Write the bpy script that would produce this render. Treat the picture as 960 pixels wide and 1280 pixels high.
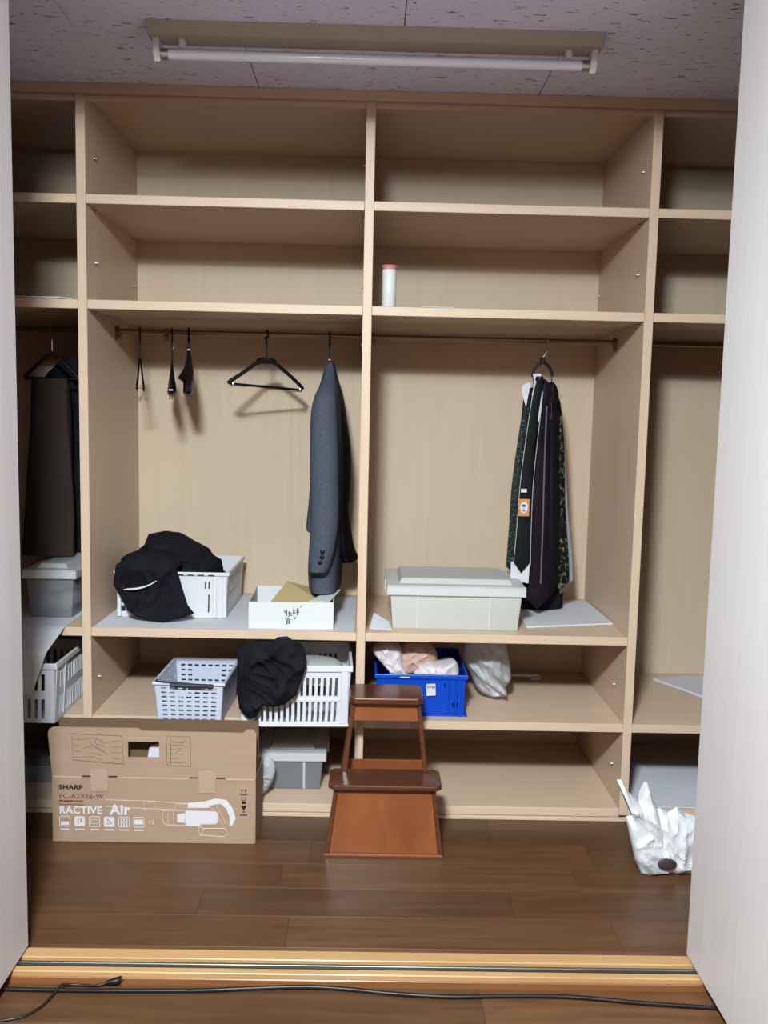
import bpy, bmesh, math, random
from mathutils import Vector, Matrix, noise
random.seed(7)
for o in list(bpy.data.objects): bpy.data.objects.remove(o)
SC = bpy.context.scene
COL = SC.collection

# ---------------------------------------------------------------- camera
YAW, PITCH, ROLL = 0.0150, -0.1065, 0.0221
fw = Vector((math.sin(YAW)*math.cos(PITCH), math.cos(YAW)*math.cos(PITCH), math.sin(PITCH)))
rt = Vector((math.cos(YAW), -math.sin(YAW), 0)); up = rt.cross(fw)
rt2 = rt*math.cos(ROLL)+up*math.sin(ROLL); up2 = -rt*math.sin(ROLL)+up*math.cos(ROLL)
cd = bpy.data.cameras.new('camera'); cam = bpy.data.objects.new('camera', cd); COL.objects.link(cam)
cam.matrix_world = Matrix(((rt2.x, up2.x, -fw.x, .8996), (rt2.y, up2.y, -fw.y, -3.0878), (rt2.z, up2.z, -fw.z, 1.4162), (0, 0, 0, 1)))
cd.sensor_fit = 'HORIZONTAL'; cd.sensor_width = 36; cd.lens = 1138.9/960*36; cd.clip_start = .02
SC.camera = cam
# ---------------------------------------------------------------- light
w = bpy.data.worlds.new('world'); SC.world = w; w.use_nodes = True
w.node_tree.nodes['Background'].inputs[0].default_value = (1.0, .50, .24, 1)
w.node_tree.nodes['Background'].inputs[1].default_value = .38
ld = bpy.data.lights.new('room_lamp', 'POINT'); ld.energy = 285; ld.shadow_soft_size = .16; ld.color = (.86, .955, 1.0)
lo = bpy.data.objects.new('room_lamp', ld); COL.objects.link(lo); lo.location = (.62, -3.06, 2.52)
ad = bpy.data.lights.new('room_lamp_panel', 'AREA'); ad.shape = 'DISK'; ad.size = .36; ad.energy = 250; ad.color = ld.color
ao = bpy.data.objects.new('room_lamp_panel', ad); COL.objects.link(ao); ao.location = (.62, -3.06, 2.50)   # the round ceiling lamp's downward face
vs = SC.view_settings
vs.view_transform = 'Standard'; vs.look = 'None'; vs.exposure = 0.0; vs.gamma = 1.0; vs.use_curve_mapping = False

# ---------------------------------------------------------------- materials
REFL = .76   # overall reflectance of the surfaces (the lamp's power goes with it)
def lin(c, k=None):
    return tuple((REFL if k is None else k)*((v/255)/12.92 if v/255 <= .04045 else ((v/255+.055)/1.055)**2.4) for v in c)+(1,)
def base_mat(name):
    m = bpy.data.materials.new(name); m.use_nodes = True
    nt = m.node_tree; return m, nt, nt.nodes['Principled BSDF']
def nd(nt, t, **kw):
    n = nt.nodes.new(t)
    for k, v in kw.items(): setattr(n, k, v)
    return n
def coords(nt, scale, rand=True, rot=(0, 0, 0)):
    tc = nd(nt, 'ShaderNodeTexCoord'); mp = nd(nt, 'ShaderNodeMapping'); mp.inputs['Scale'].default_value = scale
    mp.inputs['Rotation'].default_value = rot
    nt.links.new(tc.outputs['Object'], mp.inputs['Vector'])
    if rand:
        oi = nd(nt, 'ShaderNodeObjectInfo'); mu = nd(nt, 'ShaderNodeMath', operation='MULTIPLY'); mu.inputs[1].default_value = 37
        nt.links.new(oi.outputs['Random'], mu.inputs[0]); nt.links.new(mu.outputs[0], mp.inputs['Location'])
    return mp
def plain(name, c, rough=.5, c2=None, scale=(8, 8, 8), bump=0., bscale=None, metal=0., spec=.28, k=None, sheen=0., coat=0., detail=4, pos=(.32, .68)):
    m, nt, b = base_mat(name)
    b.inputs['Base Color'].default_value = lin(c, k); b.inputs['Roughness'].default_value = rough
    b.inputs['Metallic'].default_value = metal; b.inputs['Specular IOR Level'].default_value = spec
    b.inputs['Sheen Weight'].default_value = sheen; b.inputs['Coat Weight'].default_value = coat
    if c2 or bump:
        mp = coords(nt, scale); nz = nd(nt, 'ShaderNodeTexNoise'); nz.inputs['Scale'].default_value = 1; nz.inputs['Detail'].default_value = detail
        nt.links.new(mp.outputs[0], nz.inputs['Vector'])
    if c2:
        rp = nd(nt, 'ShaderNodeValToRGB'); rp.color_ramp.elements[0].position = pos[0]; rp.color_ramp.elements[1].position = pos[1]
        rp.color_ramp.elements[0].color = lin(c, k); rp.color_ramp.elements[1].color = lin(c2, k)
        nt.links.new(nz.outputs['Fac'], rp.inputs['Fac']); nt.links.new(rp.outputs[0], b.inputs['Base Color'])
    if bump:
        src = nz
        if bscale:
            mp2 = coords(nt, bscale); src = nd(nt, 'ShaderNodeTexNoise'); src.inputs['Scale'].default_value = 1
            nt.links.new(mp2.outputs[0], src.inputs['Vector'])
        bp = nd(nt, 'ShaderNodeBump'); bp.inputs['Strength'].default_value = bump; bp.inputs['Distance'].default_value = .004
        nt.links.new(src.outputs['Fac'], bp.inputs['Height']); nt.links.new(bp.outputs[0], b.inputs['Normal'])
    return m
def wood(name, c1, c2, scale, rough=.45, var=.0, coat=0., spec=.3, bump=.05, tint=None):
    """stretched grain; var = brightness change from piece to piece"""
    m, nt, b = base_mat(name)
    mp = coords(nt, scale); nz = nd(nt, 'ShaderNodeTexNoise'); nz.inputs['Scale'].default_value = 1
    nz.inputs['Detail'].default_value = 6; nz.inputs['Distortion'].default_value = .6
    nt.links.new(mp.outputs[0], nz.inputs['Vector'])
    rp = nd(nt, 'ShaderNodeValToRGB'); rp.color_ramp.elements[0].position = .3; rp.color_ramp.elements[1].position = .7
    rp.color_ramp.elements[0].color = lin(c1); rp.color_ramp.elements[1].color = lin(c2)
    nt.links.new(nz.outputs['Fac'], rp.inputs['Fac']); out = rp.outputs[0]
    if var:
        oi = nd(nt, 'ShaderNodeObjectInfo'); mr = nd(nt, 'ShaderNodeMapRange'); mr.inputs['To Min'].default_value = 1-var; mr.inputs['To Max'].default_value = 1+var
        nt.links.new(oi.outputs['Random'], mr.inputs['Value'])
        hs = nd(nt, 'ShaderNodeHueSaturation'); nt.links.new(out, hs.inputs['Color']); nt.links.new(mr.outputs[0], hs.inputs['Value']); out = hs.outputs[0]
    nt.links.new(out, b.inputs['Base Color'])
    b.inputs['Roughness'].default_value = rough; b.inputs['Coat Weight'].default_value = coat; b.inputs['Coat Roughness'].default_value = .15
    b.inputs['Specular IOR Level'].default_value = spec
    if bump:
        bp = nd(nt, 'ShaderNodeBump'); bp.inputs['Strength'].default_value = bump; bp.inputs['Distance'].default_value = .002
        nt.links.new(nz.outputs['Fac'], bp.inputs['Height']); nt.links.new(bp.outputs[0], b.inputs['Normal'])
    return m
def clear(name, c, fac, rough=.35, bump=0., bs=(30, 30, 30)):
    """cloudy see-through plastic: fac = share of light let straight through"""
    m, nt, b = base_mat(name)
    b.inputs['Base Color'].default_value = lin(c, .95); b.inputs['Roughness'].default_value = rough
    tr = nd(nt, 'ShaderNodeBsdfTransparent'); tr.inputs[0].default_value = (.97, .97, .97, 1)
    tl = nd(nt, 'ShaderNodeBsdfTranslucent'); tl.inputs[0].default_value = lin(c, .95)
    m1 = nd(nt, 'ShaderNodeMixShader'); m1.inputs[0].default_value = .4
    m2 = nd(nt, 'ShaderNodeMixShader'); m2.inputs[0].default_value = fac
    nt.links.new(b.outputs[0], m1.inputs[1]); nt.links.new(tl.outputs[0], m1.inputs[2])
    nt.links.new(m1.outputs[0], m2.inputs[1]); nt.links.new(tr.outputs[0], m2.inputs[2])
    nt.links.new(m2.outputs[0], nt.nodes['Material Output'].inputs['Surface'])
    if bump:
        mp = coords(nt, bs); nz = nd(nt, 'ShaderNodeTexNoise'); nz.inputs['Scale'].default_value = 1; nz.inputs['Detail'].default_value = 3
        nt.links.new(mp.outputs[0], nz.inputs['Vector'])
        bp = nd(nt, 'ShaderNodeBump'); bp.inputs['Strength'].default_value = bump; bp.inputs['Distance'].default_value = .01
        nt.links.new(nz.outputs['Fac'], bp.inputs['Height']); nt.links.new(bp.outputs[0], b.inputs['Normal'])
    return m
def ceiling_mat():
    m, nt, b = base_mat('rock_wool_tile')
    mp = coords(nt, (30, 115, 40)); nz = nd(nt, 'ShaderNodeTexNoise'); nz.inputs['Scale'].default_value = 1; nz.inputs['Detail'].default_value = 1.5
    nz.inputs['Distortion'].default_value = .8
    nt.links.new(mp.outputs[0], nz.inputs['Vector'])
    rp = nd(nt, 'ShaderNodeValToRGB'); rp.color_ramp.elements[0].position = .655; rp.color_ramp.elements[1].position = .70
    rp.color_ramp.elements[0].color = lin((226, 228, 255), 1); rp.color_ramp.elements[1].color = lin((120, 106, 118), 1)
    nt.links.new(nz.outputs['Fac'], rp.inputs['Fac']); nt.links.new(rp.outputs[0], b.inputs['Base Color'])
    b.inputs['Roughness'].default_value = .9
    iv = nd(nt, 'ShaderNodeMath', operation='SUBTRACT'); iv.inputs[0].default_value = 1; nt.links.new(nz.outputs['Fac'], iv.inputs[1])
    bp = nd(nt, 'ShaderNodeBump'); bp.inputs['Strength'].default_value = .3; bp.inputs['Distance'].default_value = .004
    nt.links.new(iv.outputs[0], bp.inputs['Height']); nt.links.new(bp.outputs[0], b.inputs['Normal'])
    return m
M = {}
M['maple_v'] = wood('maple_board_upright', (213, 186, 160), (220, 194, 169), (60, 60, 3), .42)
M['maple_h'] = wood('maple_board_level', (213, 186, 159), (220, 194, 168), (3, 60, 60), .45, spec=.35)
M['maple_back'] = wood('maple_back_panel', (209, 188, 161), (215, 195, 170), (45, 45, 2.5), .5, spec=.2)
M['door'] = wood('door_white_ash', (214, 208, 208), (220, 214, 214), (50, 50, 1.6), .42)
M['wall'] = plain('plaster', (205, 200, 195), .8, (198, 194, 190), (4, 4, 4))
M['floor'] = wood('dark_oak_plank', (82, 55, 35), (103, 72, 47), (3.2, 48, 20), .36, .2, 0, .35, .04)
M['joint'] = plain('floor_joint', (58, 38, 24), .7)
M['sill'] = wood('sill_pine', (176, 137, 92), (186, 147, 101), (3, 60, 60), .3)
M['sill_front'] = wood('sill_stained_front', (120, 76, 40), (136, 88, 50), (3, 60, 60), .3)
M['tile'] = ceiling_mat()
M['tile_gap'] = plain('tile_gap', (96, 84, 88), .9)
M['lamp_body'] = plain('enamel_beige', (188, 179, 168), .45)
M['tube'] = plain('tube_white', (238, 240, 250), .2, coat=.5, k=.70)
M['socket'] = plain('socket_white', (232, 232, 236), .35, k=.70)
M['steel'] = plain('steel', (190, 186, 180), .28, metal=1)
M['bronze'] = plain('rod_bronze', (150, 128, 104), .3, metal=1)
M['black_plastic'] = plain('black_plastic', (20, 18, 18), .4, spec=.2)
M['black_cloth'] = plain('black_cloth', (24, 24, 29), .9, (31, 31, 37), (25, 25, 25), .25, (300, 300, 300), sheen=0, spec=.06)
M['dark_lining'] = plain('dark_lining', (22, 18, 24), .5, spec=.06)
M['tweed'] = plain('grey_tweed', (62, 68, 80), .9, (92, 98, 110), (380, 380, 380), .3, sheen=0, detail=2, spec=.06)
M['white_plastic'] = plain('white_plastic', (226, 228, 234), .38, k=.70)
M['white_plastic2'] = plain('white_plastic_cool', (206, 214, 230), .4, k=.70)
M['grey_plastic'] = plain('dark_grey_handle', (52, 56, 66), .45)
M['blue_plastic'] = plain('blue_plastic', (2, 70, 190), .35)
M['clear'] = clear('cloudy_plastic', (242, 243, 238), .36, .3)
M['clear_lid'] = clear('cloudy_plastic_lid', (236, 238, 238), .24, .25)
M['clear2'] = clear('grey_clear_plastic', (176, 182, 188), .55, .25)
M['film'] = clear('plastic_film', (232, 234, 238), .30, .22, .5, (40, 40, 40))
M['film_thin'] = clear('plastic_sleeve', (214, 218, 226), .95, .25)
M['paper'] = plain('white_paper', (228, 228, 236), .75, (220, 222, 230), (6, 6, 6), k=.70)
M['white_card'] = plain('white_card', (228, 230, 230), .6, k=.70)
M['card_tan'] = plain('tan_card_inside', (192, 172, 122), .75)
M['cardboard'] = plain('cardboard', (172, 145, 123), .85, (166, 139, 117), (5, 5, 30), .05)
M['cardboard_tab'] = plain('cardboard_tab', (178, 153, 132), .85)  # lighter tint puts the lock tabs' shading into the colour
M['cardboard_edge'] = plain('cardboard_edge', (196, 170, 146), .85)
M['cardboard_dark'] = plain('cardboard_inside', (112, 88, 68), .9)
M['ink_black'] = plain('ink_black', (38, 24, 22), .7)
M['ink_brown'] = plain('ink_brown', (88, 56, 44), .7)
M['ink_red'] = plain('ink_red', (140, 62, 52), .7)
M['ink_white'] = plain('ink_white', (226, 224, 228), .6, k=.70)
M['ink_pale'] = plain('ink_pale', (218, 200, 184), .6)
M['stool_panel'] = wood('stool_panel', (126, 69, 36), (142, 82, 45), (14, 14, 5), .4, 0, .25)
M['stool_dark'] = wood('stool_tread', (78, 44, 28), (98, 56, 35), (4, 50, 50), .3, 0, .35)
M['towel'] = plain('towel_white', (236, 228, 230), .95, (226, 214, 216), (30, 30, 30), .5, (200, 200, 200), k=.70)
M['towel_pink'] = plain('towel_pink', (222, 186, 172), .95, (210, 170, 156), (20, 20, 20), .5, (200, 200, 200), k=.70)
M['bag_white'] = plain('white_paper_bag', (234, 234, 238), .42, bump=.12, bscale=(60, 60, 60), k=.70)
M['bag_dark'] = plain('dark_print', (66, 54, 58), .6)
M['pink'] = plain('pink_lid', (214, 140, 146), .4)
M['tumbler'] = plain('tumbler_white', (236, 238, 236), .3, k=.70)
M['trouser'] = plain('brown_grey_cloth', (58, 50, 46), .9, (66, 57, 52), (30, 30, 6), .2, (300, 300, 300), spec=.06)
M['tie_green'] = plain('tie_dark_green', (30, 38, 36), .5, (92, 100, 94), (160, 160, 160), detail=1, pos=(.55, .7), spec=.06)
M['tie_charcoal'] = plain('tie_charcoal', (26, 28, 29), .6, spec=.06)
M['tie_plum'] = plain('tie_black_plum', (30, 22, 34), .5, spec=.06)
M['tie_floral'] = plain('tie_floral', (20, 20, 18), .5, (112, 114, 84), (75, 75, 55), detail=3, pos=(.52, .66), spec=.06)
M['tie_grey'] = plain('tie_silver_grey', (142, 148, 158), .5)
M['tie_stripe'] = plain('tie_stripe', (92, 90, 100), .4)
M['orange'] = plain('orange_tag', (206, 140, 82), .6)
M['ink_blue'] = plain('ink_slate', (58, 74, 104), .6)
M['cable'] = plain('cable_black', (26, 22, 22), .4)
M['track'] = plain('track_dark', (46, 42, 40), .4)
M['track_metal'] = plain('track_rail', (120, 118, 112), .35, metal=.7)
M['gold'] = plain('pale_collar', (220, 196, 158), .35)

# ---------------------------------------------------------------- mesh helpers
def cr(p0, p1, p2, p3, t):
    return .5*((2*p1)+(-p0+p2)*t+(2*p0-5*p1+4*p2-p3)*t*t+(-p0+3*p1-3*p2+p3)*t**3)
def smooth_path(pts, k=6, closed=False):
    P = [Vector(p) for p in pts]; n = len(P); out = []
    for i in range(n if closed else n-1):
        if closed: a, b, c, d = P[i-1], P[i], P[(i+1) % n], P[(i+2) % n]
        else: a, b, c, d = P[max(i-1, 0)], P[i], P[i+1], P[min(i+2, n-1)]
        for j in range(k): out.append(cr(a, b, c, d, j/k))
    if not closed: out.append(P[-1])
    return out
def N(x, y, z): return noise.noise(Vector((x, y, z)))
class MB:
    def __init__(s): s.v = []; s.f = []
    def add(s, vs_, fs):
        b = len(s.v); s.v += [tuple(p) for p in vs_]; s.f += [tuple(i+b for i in f) for f in fs]; return s
    def box(s, x0, x1, y0, y1, z0, z1):
        return s.hexa([(x0, y0, z0), (x1, y0, z0), (x1, y1, z0), (x0, y1, z0), (x0, y0, z1), (x1, y0, z1), (x1, y1, z1), (x0, y1, z1)])
    def hexa(s, p):
        return s.add(p, [(3, 2, 1, 0), (4, 5, 6, 7), (0, 1, 5, 4), (1, 2, 6, 5), (2, 3, 7, 6), (3, 0, 4, 7)])
    def prism(s, poly, y0, y1, ax='xz'):
        n = len(poly)
        def P(a, b, d): return {'xz': (a, d, b), 'xy': (a, b, d), 'yz': (d, a, b)}[ax]
        vs_ = [P(a, b, y0) for a, b in poly]+[P(a, b, y1) for a, b in poly]
        return s.add(vs_, [tuple(range(n)), tuple(range(2*n-1, n-1, -1))]+[(i, i+n, (i+1) % n+n, (i+1) % n) for i in range(n)])
    def tube(s, pts, r, n=8, closed=False, k=0):
        P = smooth_path(pts, k, closed) if k else [Vector(p) for p in pts]
        m = len(P); rings = []; ref = None
        for i in range(m):
            a = P[i-1] if (i or closed) else P[0]; b = P[(i+1) % m] if (i < m-1 or closed) else P[-1]
            t = (b-a).normalized()
            if ref is None:
                ref = t.orthogonal().normalized()
            ref = (ref-t*ref.dot(t)).normalized(); q = t.cross(ref)
            rr = r[min(i*len(r)//m, len(r)-1)] if isinstance(r, (list, tuple)) else r
            rings.append([P[i]+ref*math.cos(2*math.pi*j/n)*rr+q*math.sin(2*math.pi*j/n)*rr for j in range(n)])
        return s.loft(rings, closed)
    def loft(s, rings, closed=False, cap=True):
        n = len(rings[0]); m = len(rings); vs_ = [p for r in rings for p in r]; fs = []
        for i in range(m if closed else m-1):
            a, b = i*n, ((i+1) % m)*n
            fs += [(a+j, a+(j+1) % n, b+(j+1) % n, b+j) for j in range(n)]
        if cap and not closed: fs += [tuple(range(n-1, -1, -1)), tuple((m-1)*n+j for j in range(n))]
        return s.add(vs_, fs)
    def lathe(s, prof, n=28, c=(0, 0, 0)):
        return s.loft([[(c[0]+r*math.cos(2*math.pi*j/n), c[1]+r*math.sin(2*math.pi*j/n), c[2]+z) for j in range(n)] for r, z in prof])
    def sheet(s, fn, nu, nv, th=(0, 0, -.001)):
        t = Vector(th); A = [[Vector(fn(i/nu, j/nv)) for i in range(nu+1)] for j in range(nv+1)]
        W = nu+1; vs_ = [p for r in A for p in r]; K = len(vs_); vs_ = vs_+[p+t for p in vs_]; fs = []
        for j in range(nv):
            for i in range(nu):
                a = j*W+i; q = (a, a+1, a+1+W, a+W); fs += [q, tuple(K+x for x in reversed(q))]
        bd = [i for i in range(W)]+[j*W+nu for j in range(1, nv+1)]+[nv*W+i for i in range(nu-1, -1, -1)]+[j*W for j in range(nv-1, 0, -1)]
        for i in range(len(bd)):
            a, b = bd[i], bd[(i+1) % len(bd)]; fs.append((b, a, a+K, b+K))
        return s.add(vs_, fs)
    def panel(s, P, us, vs_, hole, n):
        """wall with openings: P(u,v) front point, n = thickness vector, hole(i,j) True where open"""
        n = Vector(n); nu, nv = len(us), len(vs_); g = [Vector(P(u, v)) for v in vs_ for u in us]; K = len(g)
        pts = g+[p+n for p in g]; fs = []
        op = lambda i, j: i < 0 or j < 0 or i >= nu-1 or j >= nv-1 or hole(i, j)
        for j in range(nv-1):
            for i in range(nu-1):
                if op(i, j): continue
                a = j*nu+i; b, c, d = a+1, a+1+nu, a+nu
                fs += [(a, b, c, d), (d+K, c+K, b+K, a+K)]
                if op(i, j-1): fs.append((a, a+K, b+K, b))
                if op(i+1, j): fs.append((b, b+K, c+K, c))
                if op(i, j+1): fs.append((c, c+K, d+K, d))
                if op(i-1, j): fs.append((d, d+K, a+K, a))
        return s.add(pts, fs)
    def inflate(s, poly, yc, df, db, n=110, rings=16, fold=.01, freq=14, seed=0, c=None, e=2.0, ang=.35, ridge=.5, facet=False, edge=.0):
        """solid with the given outline (x,z), bulging to yc-df in front and yc+db behind, with folds"""
        k = max(3, n//len(poly)); O = smooth_path([(a, 0, b) for a, b in poly], k, True) if not facet else \
            [Vector((poly[i][0]*(1-t/k)+poly[(i+1) % len(poly)][0]*t/k, 0, poly[i][1]*(1-t/k)+poly[(i+1) % len(poly)][1]*t/k)) for i in range(len(poly)) for t in range(k)]
        n = len(O); C = Vector((c[0], 0, c[1])) if c else sum(O, Vector())/n
        vs_ = []; idx = {}
        def fval(p, sd):
            u = p.x*math.cos(ang)+p.z*math.sin(ang); v = -p.x*math.sin(ang)+p.z*math.cos(ang)
            a = N(u*freq+seed, v*freq*.3, sd); b = N(u*freq*2.1+seed*2, v*freq*.9, sd+5)
            c_ = N(u*freq*.55+seed*3, v*freq*.8, sd+11)
            return fold*(((1-min(1, abs(a)*2.4))**2*1.3-.4)*ridge+a*(1-ridge)+.5*(1-min(1, abs(b)*2.5))**2+1.1*(1-min(1, abs(c_)*2.2))**2-.5)
        for side in (0, 1):
            for r in range(rings+1):
                t = r/rings
                for j in range(n):
                    if r == rings and side == 1: idx[(1, r, j)] = idx[(0, r, j)]; continue
                    if r == 0:
                        if j == 0: idx[(side, 0)] = len(vs_); p = C.copy()
                        else: continue
                    else: p = C+(O[j]-C)*t; idx[(side, r, j)] = len(vs_)
                    h = max(0, 1-t**e)**.5; fd = fval(p, 3*side)*(1-t**6)
                    y = yc-df*h-fd if side == 0 else yc+db*h+fd
                    if r == rings: y = yc+edge*N(p.x*20+seed, p.z*20, 9)
                    vs_.append((p.x, y, p.z))
        fs = []
        for side in (0, 1):
            g = lambda r, j: idx[(side, 0)] if r == 0 else idx[(side, r, j % n)]
            for r in range(rings):
                for j in range(n):
                    q = (g(0, 0), g(1, j), g(1, j+1)) if r == 0 else (g(r, j), g(r+1, j), g(r+1, j+1), g(r, j+1))
                    fs.append(q if side else tuple(reversed(q)))
        return s.add(vs_, fs)
    def rows(s, R, n=40, m=40, e=2.4, fold=.0, kf=7, seed=0, drift=2.0):
        """hanging cloth: rows (z, x0, x1, y0, y1) lofted into one closed skin with vertical folds"""
        R = [Vector(r[:3]+(0,)) if False else r for r in R]; L = []; k = max(1, m//(len(R)-1))
        for i in range(len(R)-1):
            a, b, c, d = R[max(i-1, 0)], R[i], R[i+1], R[min(i+2, len(R)-1)]
            for j in range(k): L.append([cr(a[q], b[q], c[q], d[q], j/k) for q in range(5)])
        L.append(list(R[-1])); rings = []
        for z, x0, x1, y0, y1 in L:
            ring = []
            for j in range(n):
                th = 2*math.pi*j/n; cx, sy = math.cos(th), math.sin(th)
                ux = math.copysign(abs(cx)**(2/e), cx); uy = math.copysign(abs(sy)**(2/e), sy)
                fo = 1+fold*(math.sin(kf*th+seed+drift*N(z*3, seed, 1))+.6*N(cx*2+seed, sy*2, z*9))
                ring.append(((x0+x1)/2+(x1-x0)/2*ux*fo, (y0+y1)/2+(y1-y0)/2*uy*(1+(fo-1)*.4), z))
            rings.append(ring)
        return s.loft(rings)
    def build(s, name, m, parent=None, bevel=0., seg=1, smooth=False, sub=0, origin=None):
        me = bpy.data.meshes.new(name); vv = s.v
        if origin is not None: vv = [(a-origin[0], b-origin[1], c-origin[2]) for a, b, c in vv]
        me.from_pydata([tuple(p) for p in vv], [], s.f); me.validate()
        bm = bmesh.new(); bm.from_mesh(me); bmesh.ops.recalc_face_normals(bm, faces=bm.faces)
        if bevel:
            ed = [e for e in bm.edges if e.is_manifold and e.calc_face_angle(0) > .6]
            bmesh.ops.bevel(bm, geom=ed, offset=bevel, segments=seg, affect='EDGES', profile=.5, clamp_overlap=True)
        if smooth:
            for f in bm.faces: f.smooth = True
            for e in bm.edges:
                if e.is_manifold and e.calc_face_angle(0) > .9: e.smooth = False
        bm.to_mesh(me); bm.free()
        me.materials.append(m if not isinstance(m, str) else M[m])
        o = bpy.data.objects.new(name, me); COL.objects.link(o)
        if parent: o.parent = parent
        if origin is not None: o.location = origin
        return o
def tag(o, label=None, cat=None, group=None, kind=None):
    if label: o['label'] = label
    if cat: o['category'] = cat
    if group: o['group'] = group
    if kind: o['kind'] = kind
    return o
def thing(name, label, cat, loc=(0, 0, 0), rz=0., group=None):
    o = bpy.data.objects.new(name, None); COL.objects.link(o); o.location = loc; o.rotation_euler[2] = rz; o.empty_display_size = .05
    return tag(o, label, cat, group)
def dup(o, mesh_parent, loc=None):
    c = o.copy(); COL.objects.link(c); c.parent = mesh_parent
    if loc is not None: c.location = loc
    return c
def text(s, size, m, parent, loc, name='lettering', bold=0., sx=1., rot=(math.pi/2, 0, 0), shear=0.):
    cu = bpy.data.curves.new('text', 'FONT'); cu.body = s; cu.size = size; cu.offset = bold; cu.extrude = .0002; cu.shear = shear; cu.space_character = 1.06
    t = bpy.data.objects.new('text', cu); COL.objects.link(t); bpy.context.view_layer.update()
    me = bpy.data.meshes.new_from_object(t.evaluated_get(bpy.context.evaluated_depsgraph_get())); bpy.data.objects.remove(t); bpy.data.curves.remove(cu)
    me.materials.clear(); me.materials.append(M[m])
    o = bpy.data.objects.new(name, me); COL.objects.link(o); o.parent = parent; o.location = loc; o.rotation_euler = rot; o.scale = (sx, 1, 1)
    return o
def struct(o): o['kind'] = 'structure'; return o

# ================================================================ THE SETTING
D = .6616; CE = 2.4598; T = .0302; TS = .0299
XA, XB, XC, XL, XR = -.0842, .8604, 1.8027, -1.03, 2.745
S1, S2, S3, S4, S5 = 2.1132, 1.774, .665, .354, .0451
THY = -.858; THF = -.958; THZ = .03
# floors: sub-floor with planks as parts
def planks(parent, rows, x0, x1, L, seed):
    rnd = random.Random(seed); cache = {}
    for (y0, y1) in rows:
        x = x0-rnd.random()*L
        while x < x1:
            a, b = max(x, x0), min(x+L, x1)
            if b-a > .03:
                key = (round(b-a, 4), round(y1-y0, 4))
                if key not in cache:
                    wv, dv = b-a-.0007, y1-y0-.0007
                    cache[key] = MB().box(0, wv, 0, dv, -.012, 0).build('plank', 'floor', parent, .0003); o = cache[key]
                else: o = dup(cache[key], parent)
                o.location = (a+.0007, y0+.0007, 0)
            x += L
fl = struct(MB().box(XL-.02, XR+.02, THY, .7, -.04, -.0075).build('floor', 'joint'))
planks(fl, [(THY+.001, -.797), (-.797, -.645), (-.645, -.492), (-.492, -.341), (-.341, -.19), (-.19, -.002)], XL, XR, .909, 4)
fl2 = struct(MB().box(-1.6, 3.3, -4.6, THF, -.04, -.0075).build('floor', 'joint'))
planks(fl2, [(THF-.001-.152*(i+1), THF-.001-.152*i) for i in range(24)], -1.6, 3.3, 1.818, 9)
# ceiling of the closet: tiles as parts
cl = struct(MB().box(XL-.02, XR+.02, -.905, .7, CE+.006, CE+.05).build('ceiling', 'tile_gap'))
tm = None
for y0, off in ((-.449, .51), (-.904, .055)):
    for k in range(-2, 4):
        a = max(off+k*.91, XL); b = min(off+(k+1)*.91, XR)
        if b-a < .05: continue
        full = abs(b-a-.91) < 1e-6
        if full and tm: t = dup(tm, cl)
        else:
            t = MB().box(0, b-a-.003, 0, .4535, 0, .012).build('ceiling_tile', 'tile', cl, .0012)
            if full: tm = t
        t.location = (a+.0015, y0+.001, CE)
struct(MB().box(-1.6, 3.3, -4.6, -.95, 2.72, 2.78).build('ceiling', 'wall'))
# walls
struct(MB().box(XL-.08, XL-.02, -.95, .75, 0, 2.5).build('wall_left', 'wall'))
struct(MB().box(XR+.02, XR+.08, -.95, .75, 0, 2.5).build('wall_right', 'wall'))
struct(MB().box(XL-.08, XR+.08, .70, .75, 0, 2.5).build('wall_back', 'wall'))
wf = MB().box(-1.6, -.005, -.955, -.905, 0, 2.72); struct(wf.build('wall_front_left', 'wall'))
wf = MB().box(1.795, 3.3, -.955, -.905, 0, 2.72); struct(wf.build('wall_front_right', 'wall'))
struct(MB().box(-.005, 1.795, -.955, -.905, 2.405, 2.72).build('wall_front_header', 'wall'))
# sill with sliding track
sl = struct(MB().box(-.002, 1.792, THY-.041, THY, -.005, THZ).build('trim_1', 'sill', None, .002))
MB().box(-.002, 1.792, THF, THY-.078, -.005, THZ).build('front_strip', 'sill', sl, .002)
MB().box(-.002, 1.792, THF-.006, THF-.0005, -.005, THZ-.012).build('front_edge', 'sill_front', sl, .002)
MB().box(-.002, 1.792, THY-.0775, THY-.0415, -.005, THZ-.010).build('track_groove', 'track', sl)
MB().box(-.002, 1.792, THY-.063, THY-.056, THZ-.0098, THZ-.001).build('track_rail', 'track_metal', sl, .001)
# doors, folded open towards the room
d1 = struct(MB().box(.010, .0418, -1.78, -.862, .036, 2.40).build('door_1', 'door', None, .0015))
d2 = struct(MB().box(1.7457, 1.7777, -1.78, -.862, .036, 2.40).build('door_2', 'door', None, .0015))

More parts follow.
